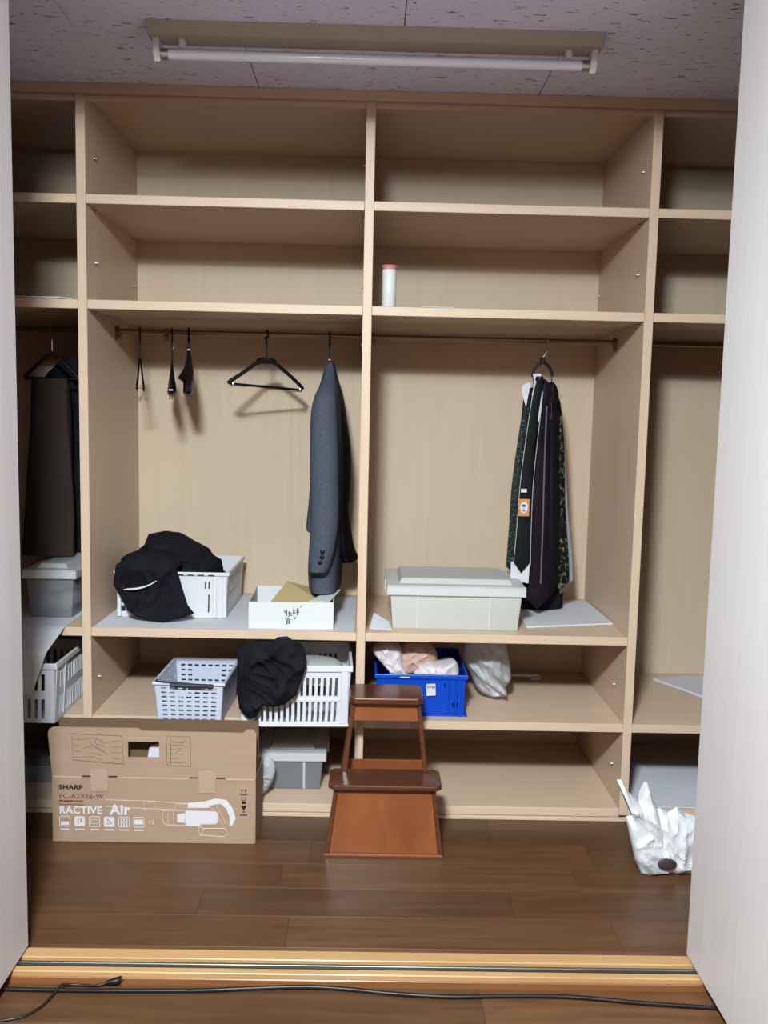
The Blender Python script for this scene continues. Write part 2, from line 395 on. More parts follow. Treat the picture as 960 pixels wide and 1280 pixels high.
# ================================================================ SHELVING
sh = thing('built_in_shelving', 'pale maple built-in closet shelving filling the whole back wall', 'shelving', (0, 0, 0))
for x in (XL, XA, XB, XC, XR-T):
    MB().box(x, x+T, 0, D, .021, 2.4265).build('divider', 'maple_v', sh, .0012)
MB().box(XL, XR, D, D+.012, .02, 2.4265).build('back_panel', 'maple_back', sh)
MB().box(XL, XR, .002, D, 2.4268, 2.4445).build('top_panel', 'maple_h', sh)
MB().box(XL, XR, -.010, .0015, 2.4268, CE-.0005).build('top_rail', 'maple_h', sh, .001)
MB().box(XL, XR, .006, .024, 2.408, 2.4264).build('top_batten', 'maple_h', sh, .001)
bays = [(XL+T, XA), (XA+T, XB), (XB+T, XC), (XC+T, XR-T)]
for bi, (a, b) in enumerate(bays):
    for z in (S1, S2, S3, S4, S5):
        if bi == 3 and z == S3: continue
        MB().box(a+.0006, b-.0006, .0015, D-.001, z-TS, z).build('shelf', 'maple_h', sh, .0012)
MB().box(XL, XR, -.004, .016, 0, .0135).build('base_strip', 'maple_h', sh, .001)
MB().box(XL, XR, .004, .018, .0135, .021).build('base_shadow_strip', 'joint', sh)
pin0 = MB().lathe([(.0045, 0), (.0045, .006), (.0028, .0075), (.0028, .011)], 10).build('shelf_pin', 'steel', sh, smooth=True)
pl = [(-.054, .095, 2.25), (-.054, .10, 2.078), (-.054, .097, 1.907), (-.054, .585, 2.075), (-.054, .585, 1.896), (-.054, .08, .471), (-.054, .1, 1.738)]
pr = [(1.8027, .085, 2.25), (1.8027, .09, 1.91), (1.8027, .63, 1.908), (1.8027, .63, 2.076), (1.8027, .13, .46), (1.8027, .11, .169), (1.8027, .1, 2.078), (1.8027, .1, 1.738)]
pb = [(XB, .1, 2.25), (XB, .1, 1.907), (XB, .5, 1.9), (XB, .1, 2.078), (XB, .1, 1.738)]
for i, p in enumerate(pl+pr+pb):
    o = pin0 if i == 0 else dup(pin0, sh); o.location = p; o.rotation_euler = (0, math.pi/2 if p in pl else -math.pi/2, 0)
RY, RZ = .344, 1.702
for bi, (a, b) in enumerate(bays):
    rod = MB().tube([(a+.001, RY, RZ), (b-.001, RY, RZ)], .0095, 16).build('clothes_rod', 'bronze', sh, smooth=True)
    for x in ([a+.006, b-.006]+([.152-.02] if bi == 1 else [])):
        br = MB()
        if x in (a+.006, b-.006):
            sg = 1 if x < (a+b)/2 else -1
            br.tube([(x-sg*.005, RY, RZ), (x+sg*.006, RY, RZ)], .017, 16)
            br.box(x-.004, x+.012 if sg > 0 else x+.004, RY-.009, RY+.009, RZ-.034, RZ-.006)
        else:
            br.box(x-.009, x+.009, RY-.003, RY+.003, RZ-.036, RZ-.006)
            br.tube([(x-.009, RY, RZ), (x+.009, RY, RZ)], .013, 14)
        br.build('rod_bracket', 'bronze', rod, .0008)
for x in (1.303, 1.345, 1.461):
    MB().tube([(x, RY, RZ+.0125), (x, RY-.011, RZ+.006), (x, RY-.011, RZ-.006), (x, RY-.004, RZ-.016), (x, RY, RZ-.034), (x, RY-.008, RZ-.036)], .0016, 6, k=3).build('hook', 'steel', sh, smooth=True)

# ================================================================ CEILING LIGHT
cl_ = thing('fluorescent_fixture', 'long beige batten lamp with one white tube on the closet ceiling', 'ceiling light', (.889, -.45, CE))
g = MB(); g.prism([(-.055, 0), (.058, 0), (.046, -.030), (-.030, -.030)], -.623, .623, 'yz'); g.build('body', 'lamp_body', cl_, .003, 2)
for s in (-1, 1):
    so = MB().prism([(-.012, -.028), (.040, -.028), (.046, -.05), (.040, -.082), (.010, -.086), (-.004, -.07)], s*.605-.009, s*.605+.009, 'yz').build('lamp_socket', 'socket', cl_, .003, 2)
    MB().lathe([(.011, -.030), (.011, -.046), (.007, -.050)], 14, (s*.535, 0.004, 0)).build('starter', 'socket', cl_, smooth=True)
tb = MB().tube([(-.575, .022, -.062), (.575, .022, -.062)], .0150, 24).build('tube', 'tube', cl_, smooth=True)
for s in (-1, 1):
    MB().tube([(s*.575, .022, -.062), (s*.596, .022, -.062)], .0152, 20).build('end_cap', 'steel', tb, smooth=True)

# ================================================================ HANGERS ON THE ROD
def hook(mb, x, y, z_rod, z_neck, r=.0032, ax='y', rod=.0095):
    """hook over the rod: opening seen along x (ax='y') or along y (ax='x')"""
    R_ = rod+r+.0006; pts = []
    for k in range(-2, 9):
        a = math.radians(200-k*27)
        pts.append((R_*math.cos(a), R_*math.sin(a)))
    pts = pts[::-1] if pts[0][1] > pts[-1][1] else pts
    a0 = pts[-1]; pts = pts+[(a0[0]*.2, -R_-.012), (0, -R_-.024), (0, z_neck-z_rod)]
    P = [((x, y+a, z_rod+b)) for a, b in pts]
    mb.tube(P, r, 8, k=3)
HG = 'empty clothes hangers on the rod'
# wide-open black hanger facing the viewer (hook turned 90 deg, frame in the xz plane)
h = thing('clothes_hanger', 'black plastic triangular hanger facing out on the rod, with trouser bar', 'hanger', (.502, RY, 1.50), math.radians(30))
m = MB(); hook(m, 0, 0, RZ-1.50, .105, .0038); m.build('hook', 'black_plastic', h, smooth=True)
fr = MB()
for s in (-1, 1):
    zt = .012 if s < 0 else .0
    fr.tube([(s*.005, 0, .108), (s*.035, 0, .098), (s*.086, 0, .062), (s*.136, 0, .022+zt*.6), (s*.151, 0, .006+zt)], .0072, 8, k=4)
    fr.tube([(s*.014, 0, .114), (s*.034, 0, .110), (s*.039, 0, .098), (s*.030, 0, .09)], .003, 6, k=3)
fr.box(-.022, .022, -.006, .006, .093, .112)
fr.build('frame', 'black_plastic', h, smooth=True)
MB().tube([(-.141, 0, .016), (.141, 0, .002)], .0048, 8).build('trouser_bar', 'black_plastic', h, smooth=True)
for s in (-1, 1):
    z = .012 if s < 0 else 0
    MB().lathe([(.006, -.006), (.007, 0), (.006, .008)], 10, (s*.135, -.009, z)).build('clip', 'steel', h, smooth=True)
    MB().tube([(s*.135, -.008, z-.003), (s*.098, -.010, z-.006), (s*.076, -.010, z-.004)], .0012, 6).build('clip_wire', 'steel', h)
# edge-on hangers
def edge_hanger(x, label, kind):
    h = thing('clothes_hanger', label, 'hanger', (x, RY, 1.48), math.atan2(.9-x, RY+3.09))
    zr = RZ-1.48
    m = MB(); hook(m, 0, 0, zr, .115 if kind < 3 else .158, .0034 if kind != 3 else .0042); m.build('hook', 'black_plastic', h, smooth=True)
    if kind == 1:
        for s in (-1, 1):
            MB().tube([(s*.001, 0, .120), (s*.003, -.02, .112), (s*.008, -.10, .055), (s*.0115, -.17, .026), (s*.0125, -.185, .008)], .0032, 7, k=4).build('arm', 'black_plastic', h, smooth=True)
            MB().tube([(s*.001, 0, .120), (s*.003, .02, .112), (s*.008, .10, .055), (s*.0115, .17, .026), (s*.0125, .185, .008)], .0032, 7, k=4).build('arm', 'black_plastic', h, smooth=True)
        for s in (-1, 1):
            MB().tube([(-.012, s*.18, .018), (.012, s*.18, .018)], .0018, 6).build('cross_pin', 'steel', h)
    elif kind == 2:
        MB().rows([(.125, -.002, .002, -.02, .02), (.10, -.0045, .0045, -.06, .06), (.06, -.010, .009, -.12, .12), (.015, -.016, .016, -.185, .185), (-.002, -.017, .015, -.195, .195), (-.012, -.011, .0105, -.19, .19)], 24, 20).build('shoulder', 'black_plastic', h, smooth=True)
        MB().box(-.012, .004, -.201, -.197, .003, .009).build('clip', 'steel', h, .001)
        f = MB()
        for q in (-.007, 0, .008): f.tube([(q*.6, -.19, -.011), (q, -.196, -.020), (q*1.3, -.20, -.026)], .0022, 6)
        f.build('clip_feet', 'steel', h)
        MB().tube([(.006, 0, zr-.008), (.008, 0, zr-.05), (.002, 0, zr-.065)], .0014, 6, k=3).build('wire_loop', 'steel', h)
    else:
        MB().lathe([(.0058, .156), (.0058, .162)], 14).build('collar', 'gold', h)
        MB().rows([(.156, -.006, .006, -.01, .01), (.12, -.010, .011, -.05, .05), (.09, -.019, .017, -.10, .10), (.06, -.036, .020, -.16, .16), (.052, -.038, .020, -.175, .175), (.046, -.028, .020, -.18, .18), (.035, -.021, .020, -.19, .19), (.0, -.021, .018, -.195, .195), (-.009, -.014, .012, -.18, .18)], 28, 40).build('shoulder', 'black_plastic', h, smooth=True)
        f = MB()
        for z in (.004, .012, .02): f.tube([(-.013, -.196, z), (0, -.199, z+.001), (.012, -.196, z+.004)], .0011, 5)
        f.build('ribs', 'grey_plastic', h)
    return h
edge_hanger(.034, 'slim black hanger of two thin arms turned edge-on near the rod bracket', 1)
edge_hanger(.152, 'tapering black hanger with metal clip feet turned edge-on', 2)
edge_hanger(.214, 'thick black suit hanger with pale collar turned edge-on', 3)

# ================================================================ JACKET
h = thing('clothes_hanger', 'black hook of the hanger holding the grey tweed jacket', 'hanger', (.736, RY, 1.59))
m = MB(); hook(m, 0, 0, RZ-1.59, .025, .0034); m.build('hook', 'black_plastic', h, smooth=True)
MB().lathe([(.0045, .022), (.0045, .027)], 12).build('collar', 'gold', h)
MB().rows([(.021, -.004, .004, -.010, .010), (.0, -.005, .005, -.025, .025), (-.06, -.008, .008, -.08, .08), (-.075, -.006, .006, -.09, .09)], 20, 12).build('shoulder', 'black_plastic', h, smooth=True)
j = thing('suit_jacket', 'dark grey tweed suit jacket hanging side-on, three buttons on the cuff', 'jacket', (0, 0, .77))
Z0 = .77
def zrel(R): return [(r[0]-Z0,)+tuple(r[1:]) for r in R]
MB().rows(zrel([(1.604, .728, .752, .30, .39), (1.57, .716, .762, .27, .42), (1.53, .706, .772, .21, .47), (1.49, .696, .782, .155, .53), (1.44, .688, .790, .135, .555), (1.30, .686, .798, .13, .56), (1.10, .684, .80, .13, .56), (.95, .676, .798, .13, .56), (.84, .672, .794, .125, .55), (.772, .675, .792, .125, .55)]), 44, 44, 2.6, .03, 6, 1).build('body', 'tweed', j, smooth=True)
sv = MB().rows(zrel([(1.515, .712, .762, .15, .20), (1.47, .694, .772, .095, .20), (1.41, .684, .776, .075, .19), (1.30, .683, .782, .07, .18), (1.18, .686, .785, .068, .18), (1.04, .688, .787, .064, .175), (.93, .687, .774, .064, .165), (.866, .684, .756, .066, .16), (.860, .688, .752, .07, .155)]), 36, 40, 2.3, .02, 5, 3).build('sleeve', 'tweed', j, smooth=True)
for i, z in enumerate((.935, .916, .897)):
    MB().lathe([(.0075, 0), (.0085, .003), (.006, .006)], 12).build('cuff_button', 'black_plastic', sv, smooth=True)
    o = COL.objects[-1]; o.location = (.735+(.003 if i == 1 else 0)-.004*i, .066, z-Z0); o.rotation_euler = (math.pi/2, 0, 0)
MB().rows(zrel([(1.57, .750, .760, .38, .42), (1.52, .758, .776, .32, .48), (1.468, .768, .790, .26, .54), (1.33, .77, .812, .22, .57), (1.24, .77, .820, .21, .58), (1.10, .77, .818, .21, .58), (1.04, .77, .815, .21, .58), (.91, .77, .836, .22, .585), (.862, .772, .852, .30, .585), (.856, .774, .850, .31, .58)]), 36, 40, 2.3, .05, 4, 8).build('open_front', 'dark_lining', j, smooth=True)
MB().rows(zrel([(1.25, .668, .69, .36, .50), (1.10, .664, .69, .32, .50), (.99, .656, .69, .30, .48), (.97, .662, .688, .31, .46)]), 24, 20, 2.3, .03, 4, 2).build('sleeve', 'tweed', j, smooth=True)

# ================================================================ BASKET BUILDER
def stripes(n, a, b, frac):
    """n openings between a and b: breakpoints 0..1 and indices that are open"""
    us = [0.]; op = set(); p = (b-a)/n
    for i in range(n):
        c = a+p*(i+.5); us += [c-p*frac/2, c+p*frac/2]; op.add(2*i+1)
    us.append(1.); return us, op
def basket(root, W, Dp, H, spec, mat_, th=.0028, taper=.012, rim=.012, name='body', base=True):
    """open basket, local: x -W/2..W/2 at the rim, y 0..Dp, z 0..H; spec side -> (us, vs, hole)"""
    hw = W/2; t = taper
    c = {(-1, -1): ((-hw+t, t), (-hw, 0)), (1, -1): ((hw-t, t), (hw, 0)), (1, 1): ((hw-t, Dp-t), (hw, Dp)), (-1, 1): ((-hw+t, Dp-t), (-hw, Dp))}
    def bil(A, B):
        (a0, a1), (b0, b1) = c[A], c[B]
        def P(u, v):
            p0 = (a0[0]*(1-v)+a1[0]*v, a0[1]*(1-v)+a1[1]*v); p1 = (b0[0]*(1-v)+b1[0]*v, b0[1]*(1-v)+b1[1]*v)
            return (p0[0]*(1-u)+p1[0]*u, p0[1]*(1-u)+p1[1]*u, v*H)
        return P
    m = MB()
    for side, A, B, n in (('front', (-1, -1), (1, -1), (0, th, 0)), ('right', (1, -1), (1, 1), (-th, 0, 0)), ('back', (1, 1), (-1, 1), (0, -th, 0)), ('left', (-1, 1), (-1, -1), (th, 0, 0))):
        us, vs_, ho = spec[side]; m.panel(bil(A, B), us, vs_, ho, n)
    m.box(-hw+t, hw-t, t, Dp-t, 0, .003)
    body = m.build(name, mat_, root)
    r = MB(); q = .006
    o = [(-hw-q, -q), (hw+q, -q), (hw+q, Dp+q), (-hw-q, Dp+q)]; i_ = [(-hw+.003, .003), (hw-.003, .003), (hw-.003, Dp-.003), (-hw+.003, Dp-.003)]
    vs3 = [(x, y, z) for z in (H-rim, H+.001) for ring in (o, i_) for x, y in ring]
    fs = []
    for k in range(4):
        k2 = (k+1) % 4; fs += [(k, k2, k2+8, k+8), (k+4, k+12, k2+12, k2+4), (k+8, k2+8, k2+12, k+12), (k, k+4, k2+4, k2)]
    r.add(vs3, fs); r.build('rim', mat_, root, .003, 2)
    return body
solid = ([0, 1], [0, 1], lambda i, j: False)

# ---- white basket with a black garment, upper left shelf
bk = thing('storage_basket', 'white plastic basket with plain front panel, under the black garment with white edge', 'basket', (.188, .165, S3+.0025))
us = [0, .035, .075, .11, .15, .185, .225, .30, .306, .335, .70, .765, .785, .80, .815, .90, 1]
us = [0, .03, .07, .10, .14, .17, .21, .33, .345, .795, .808, .828, .841, .92, 1]
vv = [0, .12, .24, .32, .44, .52, .64, .70, .76, .80, .93, 1]
def h1(i, j):
    if i in (1, 3, 5) and j in (1, 3, 5): return True
    if i in (9, 11) and j in (1, 2, 3, 4, 6, 7, 8): return not (i == 9 and j < 6)
    if i == 7 and j in (6, 7, 8): return True
    return False
su, so_ = stripes(9, .1, .9, .5); sv_ = [0, .12, .45, .52, .85, 1]
hs = lambda i, j: i in so_ and j in (1, 3)
basket(bk, .405, .395, .168, dict(front=(us, vv, h1), back=(us, vv, h1), left=(su, sv_, hs), right=(su, sv_, hs)), 'white_plastic', taper=.007)
for x in (-.19, .19, .155): MB().box(x-.007, x+.007, -.0035, .004, .002, .15).build('corner_rib', 'white_plastic', bk, .002)
f = MB(); f.box(.020, .036, .001, .0045, .098, .112); f.build('sticker', 'lamp_body', bk)
f = MB()
for k in range(7): f.box(-.09+.037*k, -.068+.037*k, -.0065, -.0058, .157, .161)
f.build('rim_slots', 'track', bk)
gm = thing('black_garment', 'black garment with a thin white edge heaped over the upper white basket', 'garment', (0, 0, S3+.0025))
zz = S3+.0025
H1 = [(.062, .947), (.122, .96), (.171, .955), (.226, .925), (.289, .893), (.305, .868), (.338, .85), (.346, .807), (.338, .79), (.161, .774), (.029, .771), (-.022, .785), (-.034, .818), (-.03, .84), (-.003, .853), (.025, .89), (.049, .909)]
g = MB().inflate([(a, b-zz) for a, b in H1], .35, .13, .12, 120, 26, .034, 12, 3, (.14, .85-zz), 2.2, .5, .5, True)
F1 = [(-.004, .864), (.05, .892), (.11, .905), (.18, .894), (.208, .865), (.231, .788), (.257, .727), (.283, .70), (.231, .682), (.174, .6695), (.10, .682), (.071, .690), (.045, .706), (.02, .746), (-.014, .789), (-.012, .82)]
n0 = len(g.v)
g.inflate([(a, b-zz) for a, b in F1], .137, .022, .012, 120, 26, .020, 12, 8, (.11, .78-zz), 3, -.5, .5, True)
g.v[n0:] = [(a, b-.62*max(0, .795-zz-c)**1.15, c) for a, b, c in g.v[n0:]]
g.inflate([(a, b-zz) for a, b in [(0, .875), (.05, .905), (.12, .915), (.2, .89), (.215, .85), (.12, .84), (.02, .84)]], .19, .07, .06, 60, 10, .012, 15, 4, None, 2.4)
g.build('cloth', 'black_cloth', gm, smooth=True)
MB().tube([(.035, .094, .782-zz), (.05, .0885, .784-zz), (.075, .086, .786-zz), (.105, .086, .793-zz), (.13, .089, .803-zz), (.15, .093, .815-zz)], [.002, .0035, .004, .0035, .003, .0022, .0015], 6, k=3).build('white_edge', 'white_card', gm, smooth=True)

# ---- open white box with handwriting and tan flaps
wb = thing('open_box', 'low white cardboard box, open, with handwritten characters on its front', 'box', (.631, .03, S3+.0022), .03)
m = MB(); W, Dp, Hh, t = .294, .30, .094, .003
m.box(-W/2, W/2, 0, t, 0, Hh); m.box(-W/2, W/2, Dp-t, Dp, 0, Hh); m.box(-W/2, -W/2+t, t, Dp-t, 0, Hh); m.box(W/2-t, W/2, t, Dp-t, 0, Hh); m.box(-W/2+t, W/2-t, t, Dp-t, 0, t)
m.build('tray', 'white_card', wb)
MB().hexa([(-.10, .06, .05), (.14, .06, .062), (.14, .27, .075), (-.03, .27, .118), (-.10, .06, .0515), (.14, .06, .0635), (.14, .27, .0765), (-.03, .27, .1195)]).build('tan_flap', 'card_tan', wb)
MB().hexa([(.06, .012, .094), (.135, .012, .096), (.172, .20, .101), (.13, .20, .099), (.06, .012, .0955), (.135, .012, .0975), (.172, .20, .1025), (.13, .20, .1005)]).build('raised_flap', 'white_card', wb)
hw = MB()
def stroke(pts, r=.0014): hw.tube([(-.025+(a+.033)*1.42, -.0004, .014+(b-.028)*1.27) for a, b in pts], r, 5)
# two columns of brush strokes
for pts in ([(-.033, .068), (-.030, .064)], [(-.026, .070), (-.026, .052)], [(-.031, .061), (-.027, .066)], [(-.020, .066), (-.020, .055)], [(-.023, .061), (-.015, .062)], [(-.023, .058), (-.014, .058)],
            [(-.019, .054), (-.013, .055)], [(-.022, .051), (-.017, .055)], [(-.031, .047), (-.028, .045)], [(-.023, .049), (-.023, .043)], [(-.027, .043), (-.016, .044)], [(-.026, .039), (-.017, .040)], [(-.027, .034), (-.018, .037)], [(-.028, .030), (-.017, .033)], [(-.025, .041), (-.028, .028)], [(-.018, .041), (-.019, .030)],
            [(-.009, .076), (-.009, .056)], [(-.013, .068), (-.004, .069)], [(-.012, .063), (-.005, .064)], [(-.013, .059), (-.004, .060)], [(0, .075), (.0, .060)], [(-.003, .070), (.004, .071)], [(-.003, .066), (.004, .067)], [(-.003, .062), (.004, .063)], [(-.002, .056), (.003, .057)], [(-.003, .050), (-.006, .046)], [(-.009, .045), (-.005, .044)], [(.007, .077), (.012, .083)]):
    stroke(pts)
hw.build('handwriting', 'ink_black', wb)

# ---- papers on the shelves
def paper(name, label, pts, z, th=.0012, wav=.002, n=16, seed=0, cat='paper', curl=None, group=None):
    (a, b, c, d) = [Vector(p+(0,)) for p in pts]; ctr = (a+b+c+d)/4
    def fn(u, v):
        p = (a*(1-u)+b*u)*(1-v)+(d*(1-u)+c*u)*v
        zz_ = th+.0003+wav*(.5+.5*N(p.x*6+seed, p.y*6, seed))
        if curl: zz_ += curl(u, v)
        return (p.x-ctr.x, p.y-ctr.y, zz_)
    o = MB().sheet(fn, n, n, (0, 0, -th)).build(name, 'paper', smooth=True); o.location = (ctr.x, ctr.y, z)
    return tag(o, label, cat, group)
paper('shelf_paper', 'large white paper sheet lining the shelf under the white basket and open box', [(-.046, .006), (.852, .012), (.852, .60), (-.046, .60)], S3, .0008, .0008, 20, 1)
paper('paper_sheet', 'stack of white paper under the hanging neckties', [(1.468, .112), (1.80, .19), (1.795, .60), (1.47, .60)], S3, .006, .002, 14, 2)
paper('paper_sheet', 'small white folded paper beside the front corner of the large clear box', [(.905, .06), (.985, .035), (.975, .11), (.92, .16)], S3, .001, .0, 10, 3, curl=lambda u, v: .035*v*(1-.6*u))
# ================================================================ CLEAR BOXES
def clear_box(name, label, loc, rz, W, Dp, H, lid_h, ribs, m1='clear', m2='clear_lid', feet=True):
    r = thing(name, label, 'storage box', loc, rz); t = .012; th = .0025; b = MB()
    hw_ = W/2; P = lambda z: t*(1-z/H)
    def ring(z, o): s_ = P(z)+o; return [(-hw_+s_, s_, z), (hw_-s_, s_, z), (hw_-s_, Dp-s_, z), (-hw_+s_, Dp-s_, z)]
    o0, o1, i1, i0 = ring(0, 0), ring(H, 0), ring(H, th), ring(th, th)
    vs_ = o0+o1+i1+i0; fs = [(3, 2, 1, 0), (12, 13, 14, 15)]
    for k in range(4):
        k2 = (k+1) % 4
        for a in (0, 4, 8): fs.append((a+k, a+k2, a+4+k2, a+4+k))
    b.add(vs_, fs); b.build('body', m1, r, .006, 2, smooth=True)
    for x in ribs:
        MB().hexa([(x-.004, t-.004, .004), (x+.004, t-.004, .004), (x+.004, t, .004), (x-.004, t, .004), (x-.004, -.004, H-.004), (x+.004, -.004, H-.004), (x+.004, 0, H-.004), (x-.004, 0, H-.004)]).build('rib', m2, r)
    l = MB(); z = H-lid_h*.75
    l.box(-hw_-.011, hw_+.011, -.011, -.006, z, H+.004); l.box(-hw_-.011, hw_+.011, Dp+.006, Dp+.011, z, H+.004)
    l.box(-hw_-.011, -hw_-.006, -.006, Dp+.006, z, H+.004); l.box(hw_+.006, hw_+.011, -.006, Dp+.006, z, H+.004)
    l.box(-hw_-.011, hw_+.011, -.011, Dp+.011, H+.004, H+.009)
    lid = l.build('lid', m2, r, .002, 1)
    tp = MB(); e = .03
    tp.hexa([(-hw_+e, e, H+.009), (hw_-e, e, H+.009), (hw_-e, Dp-e, H+.009), (-hw_+e, Dp-e, H+.009), (-hw_+e+.012, e+.012, H+lid_h*.55+.009), (hw_-e-.012, e+.012, H+lid_h*.55+.009), (hw_-e-.012, Dp-e-.012, H+lid_h*.55+.009), (-hw_+e+.012, Dp-e-.012, H+lid_h*.55+.009)])
    tp.build('raised_top', m2, lid, .003, 2)
    for s in (-1, 1):
        MB().box(s*(hw_+.013)-.005, s*(hw_+.013)+.005, Dp*.35, Dp*.65, H-.03, H+.006).build('latch', m2, r, .002)
    return r
cbx = clear_box('clear_storage_box', 'large cloudy clear plastic box with lid on the shelf beside the neckties', (1.207, .055, S3+.0004), .0, .466, .34, .15, .034, (-.135, .12))
# ================================================================ TIES
th_ = thing('tie_hanger', 'wire and dark plastic tie hanger holding the neckties', 'hanger', (1.53, RY, 1.41))
m = MB(); hook(m, .014, 0, RZ-1.41, .246, .0018); m.build('hook', 'steel', th_, smooth=True)
MB().tube([(.014, 0, .249), (.004, 0, .235), (.0, 0, .215)], .0022, 6, k=3).build('hook_stem', 'steel', th_, smooth=True)
MB().tube([(-.034, 0, .158), (-.033, 0, .176), (-.02, 0, .200), (0, 0, .214), (.02, 0, .202), (.036, 0, .178), (.038, 0, .162)], .0055, 8, k=4).build('arch', 'black_plastic', th_, smooth=True)
MB().box(-.009, .009, -.008, .008, .205, .232).build('boss', 'black_plastic', th_, .003)
MB().tube([(.002, -.005, .205), (-.004, -.012, .18), (-.008, -.02, .16)], .0022, 6).build('pivot_arm', 'bronze', th_)
for a, b in (((-.034, 0, .158), (-.036, -.07, .10)), ((.037, 0, .162), (.010, -.16, .004))):
    MB().tube([a, b], .0018, 6).build('tie_bar', 'steel', th_)
def tie(label, mt, R, tip, seed=0, y=.25, extra=None, th=.006, nm='necktie'):
    """R rows (z,x0,x1) from top; pointed end at tip"""
    zb = tip[1]; o = thing(nm, label, nm, (tip[0], y, zb)); n = len(R); P = []
    left = [(r[1]-tip[0], r[0]-zb) for r in R]; right = [(r[2]-tip[0], r[0]-zb) for r in R]
    L_ = smooth_path([(a, 0, b) for a, b in left], 6); R_ = smooth_path([(a, 0, b) for a, b in right], 6)
    rings = []
    for a, b in zip(L_, R_):
        yy = .012*N(a.z*3+seed, seed, 0)
        rings.append([(a.x, yy, a.z), (a.x*.7+b.x*.3, yy-th*.7, a.z), (a.x*.3+b.x*.7, yy-th*.7, b.z), (b.x, yy, b.z), (a.x*.3+b.x*.7, yy+th*.5, b.z), (a.x*.7+b.x*.3, yy+th*.5, a.z)])
    rings.append([(0, 0, 0)]*1*6) if False else rings.append([(-.001, 0, .001), (-.0005, -.001, .0005), (.0005, -.001, .0005), (.001, 0, .001), (.0005, .001, .0005), (-.0005, .001, .0005)])
    MB().loft(rings).build('blade', mt, o, smooth=True)
    return o
tie('dark green necktie with small pale dots, leftmost of the tie cluster', 'tie_green', [(1.49, 1.458, 1.482), (1.40, 1.448, 1.475), (1.184, 1.424, 1.468), (1.0, 1.417, 1.47), (.86, 1.412, 1.475)], (1.445, .83), 1, .285)
t1 = tie('charcoal necktie with pale sleeve edges, white label and orange tag', 'tie_charcoal', [(1.555, 1.492, 1.512), (1.51, 1.481, 1.509), (1.40, 1.466, 1.498), (1.188, 1.446, 1.487), (1.0, 1.438, 1.488), (.885, 1.432, 1.490)], (1.46, .846), 2, .225)
MB().lathe([(.012, .70), (.016, .708), (.013, .72)], 12, (.042, .01, 0)).build('knot', 'black_plastic', t1, smooth=True)
for E_ in ([(.053, -.004, .665), (.046, -.006, .56), (.031, -.008, .345), (.030, -.007, .15), (.033, -.004, .03)], [(.018, -.004, .665), (.004, -.006, .55), (-.016, -.008, .342), (-.024, -.007, .15), (-.030, -.004, .03)]):
    MB().tube(E_, .0011, 6, k=6).build('sleeve_edge', 'film', t1, smooth=True)
MB().hexa([(-.037, .009, -.028), (.030, .009, -.040), (.030, .010, -.040), (-.037, .009, -.028), (-.037, .009, .040), (.033, .009, .042), (.033, .010, .042), (-.037, .010, .040)]).build('sleeve_card', 'paper', t1)
MB().sheet(lambda u, v: (.016+.03*u+.006*math.sin(v*3), .012+.002*math.sin(u*4), .654+.075*v-.10*u*(1-v)), 6, 8, (0, .0004, 0)).build('sleeve_top', 'paper', t1, smooth=True)
MB().hexa([(-.020, .030, .668), (.0, .030, .608), (.0, .0308, .608), (-.020, .0308, .668), (-.014, .030, .690), (.014, .030, .700), (.014, .0308, .700), (-.014, .0308, .690)]).build('collar_card', 'paper', t1)
MB().box(-.015, .006, -.0185, -.017, .300, .313).build('label', 'paper', t1)
og = MB().box(-.022, .018, -.0195, -.0180, .213, .276).build('tag', 'orange', t1, .0006)
MB().prism([(-.002+.0145*math.cos(a*math.pi/10), .245+.021*math.sin(a*math.pi/10)) for a in range(20)], -.0205, -.0197, 'xz').build('tag_oval', 'paper', og)
mk = MB()
mk.prism([(-.002+.009*math.cos(a*math.pi/10), .2475+.009*math.sin(a*math.pi/10)) for a in range(11)], -.0212, -.0206, 'xz'); mk.box(-.008, .004, -.0212, -.0206, .231, .234); mk.box(-.003, -.001, -.0212, -.0206, .236, .244)
mk.build('tag_mark', 'ink_blue', og)
tie('black plum necktie with a narrow grey stripe, between charcoal and flowered ties', 'tie_plum', [(1.558, 1.520, 1.530), (1.535, 1.508, 1.548), (1.48, 1.494, 1.56), (1.40, 1.489, 1.553), (1.188, 1.486, 1.56), (1.0, 1.488, 1.566), (.80, 1.487, 1.575), (.745, 1.487, 1.578)], (1.535, .70), 3, .275, th=.02)
COL.objects[-1].parent['category'] = 'necktie'
pstripe = COL.objects[-1].parent
MB().sheet(lambda u, v: (1.532-1.535+.006*u+.006*(1-v), -.0195+.012*N((1.45-.65*(1-v)-.70)*3+3, 3, 0), .10+.66*v), 2, 30, (0, .001, 0)).build('stripe', 'tie_stripe', pstripe)
tie('plain black satin necktie beside the flowered tie', 'dark_lining', [(1.55, 1.552, 1.566), (1.525, 1.547, 1.582), (1.46, 1.548, 1.592), (1.30, 1.55, 1.600), (1.10, 1.553, 1.606), (.90, 1.556, 1.612), (.80, 1.556, 1.616)], (1.59, .745), 4, .305, th=.016)
tie('black necktie with small pale green flowers', 'tie_floral', [(1.50, 1.580, 1.588), (1.46, 1.586, 1.604), (1.30, 1.596, 1.622), (1.10, 1.604, 1.634), (.90, 1.606, 1.655), (.80, 1.608, 1.662)], (1.628, .762), 5, .33, th=.010)
tie('plain silver grey necktie, outermost of the tie cluster', 'tie_grey', [(1.47, 1.590, 1.600), (1.44, 1.597, 1.614), (1.30, 1.604, 1.632), (1.10, 1.612, 1.65), (.90, 1.616, 1.676), (.80, 1.618, 1.684)], (1.638, .744), 6, .362, th=.008)
bc = thing('black_scarf', 'black cloth folded behind the neckties, its end on the paper stack', 'scarf', (1.55, .43, S3+.009))
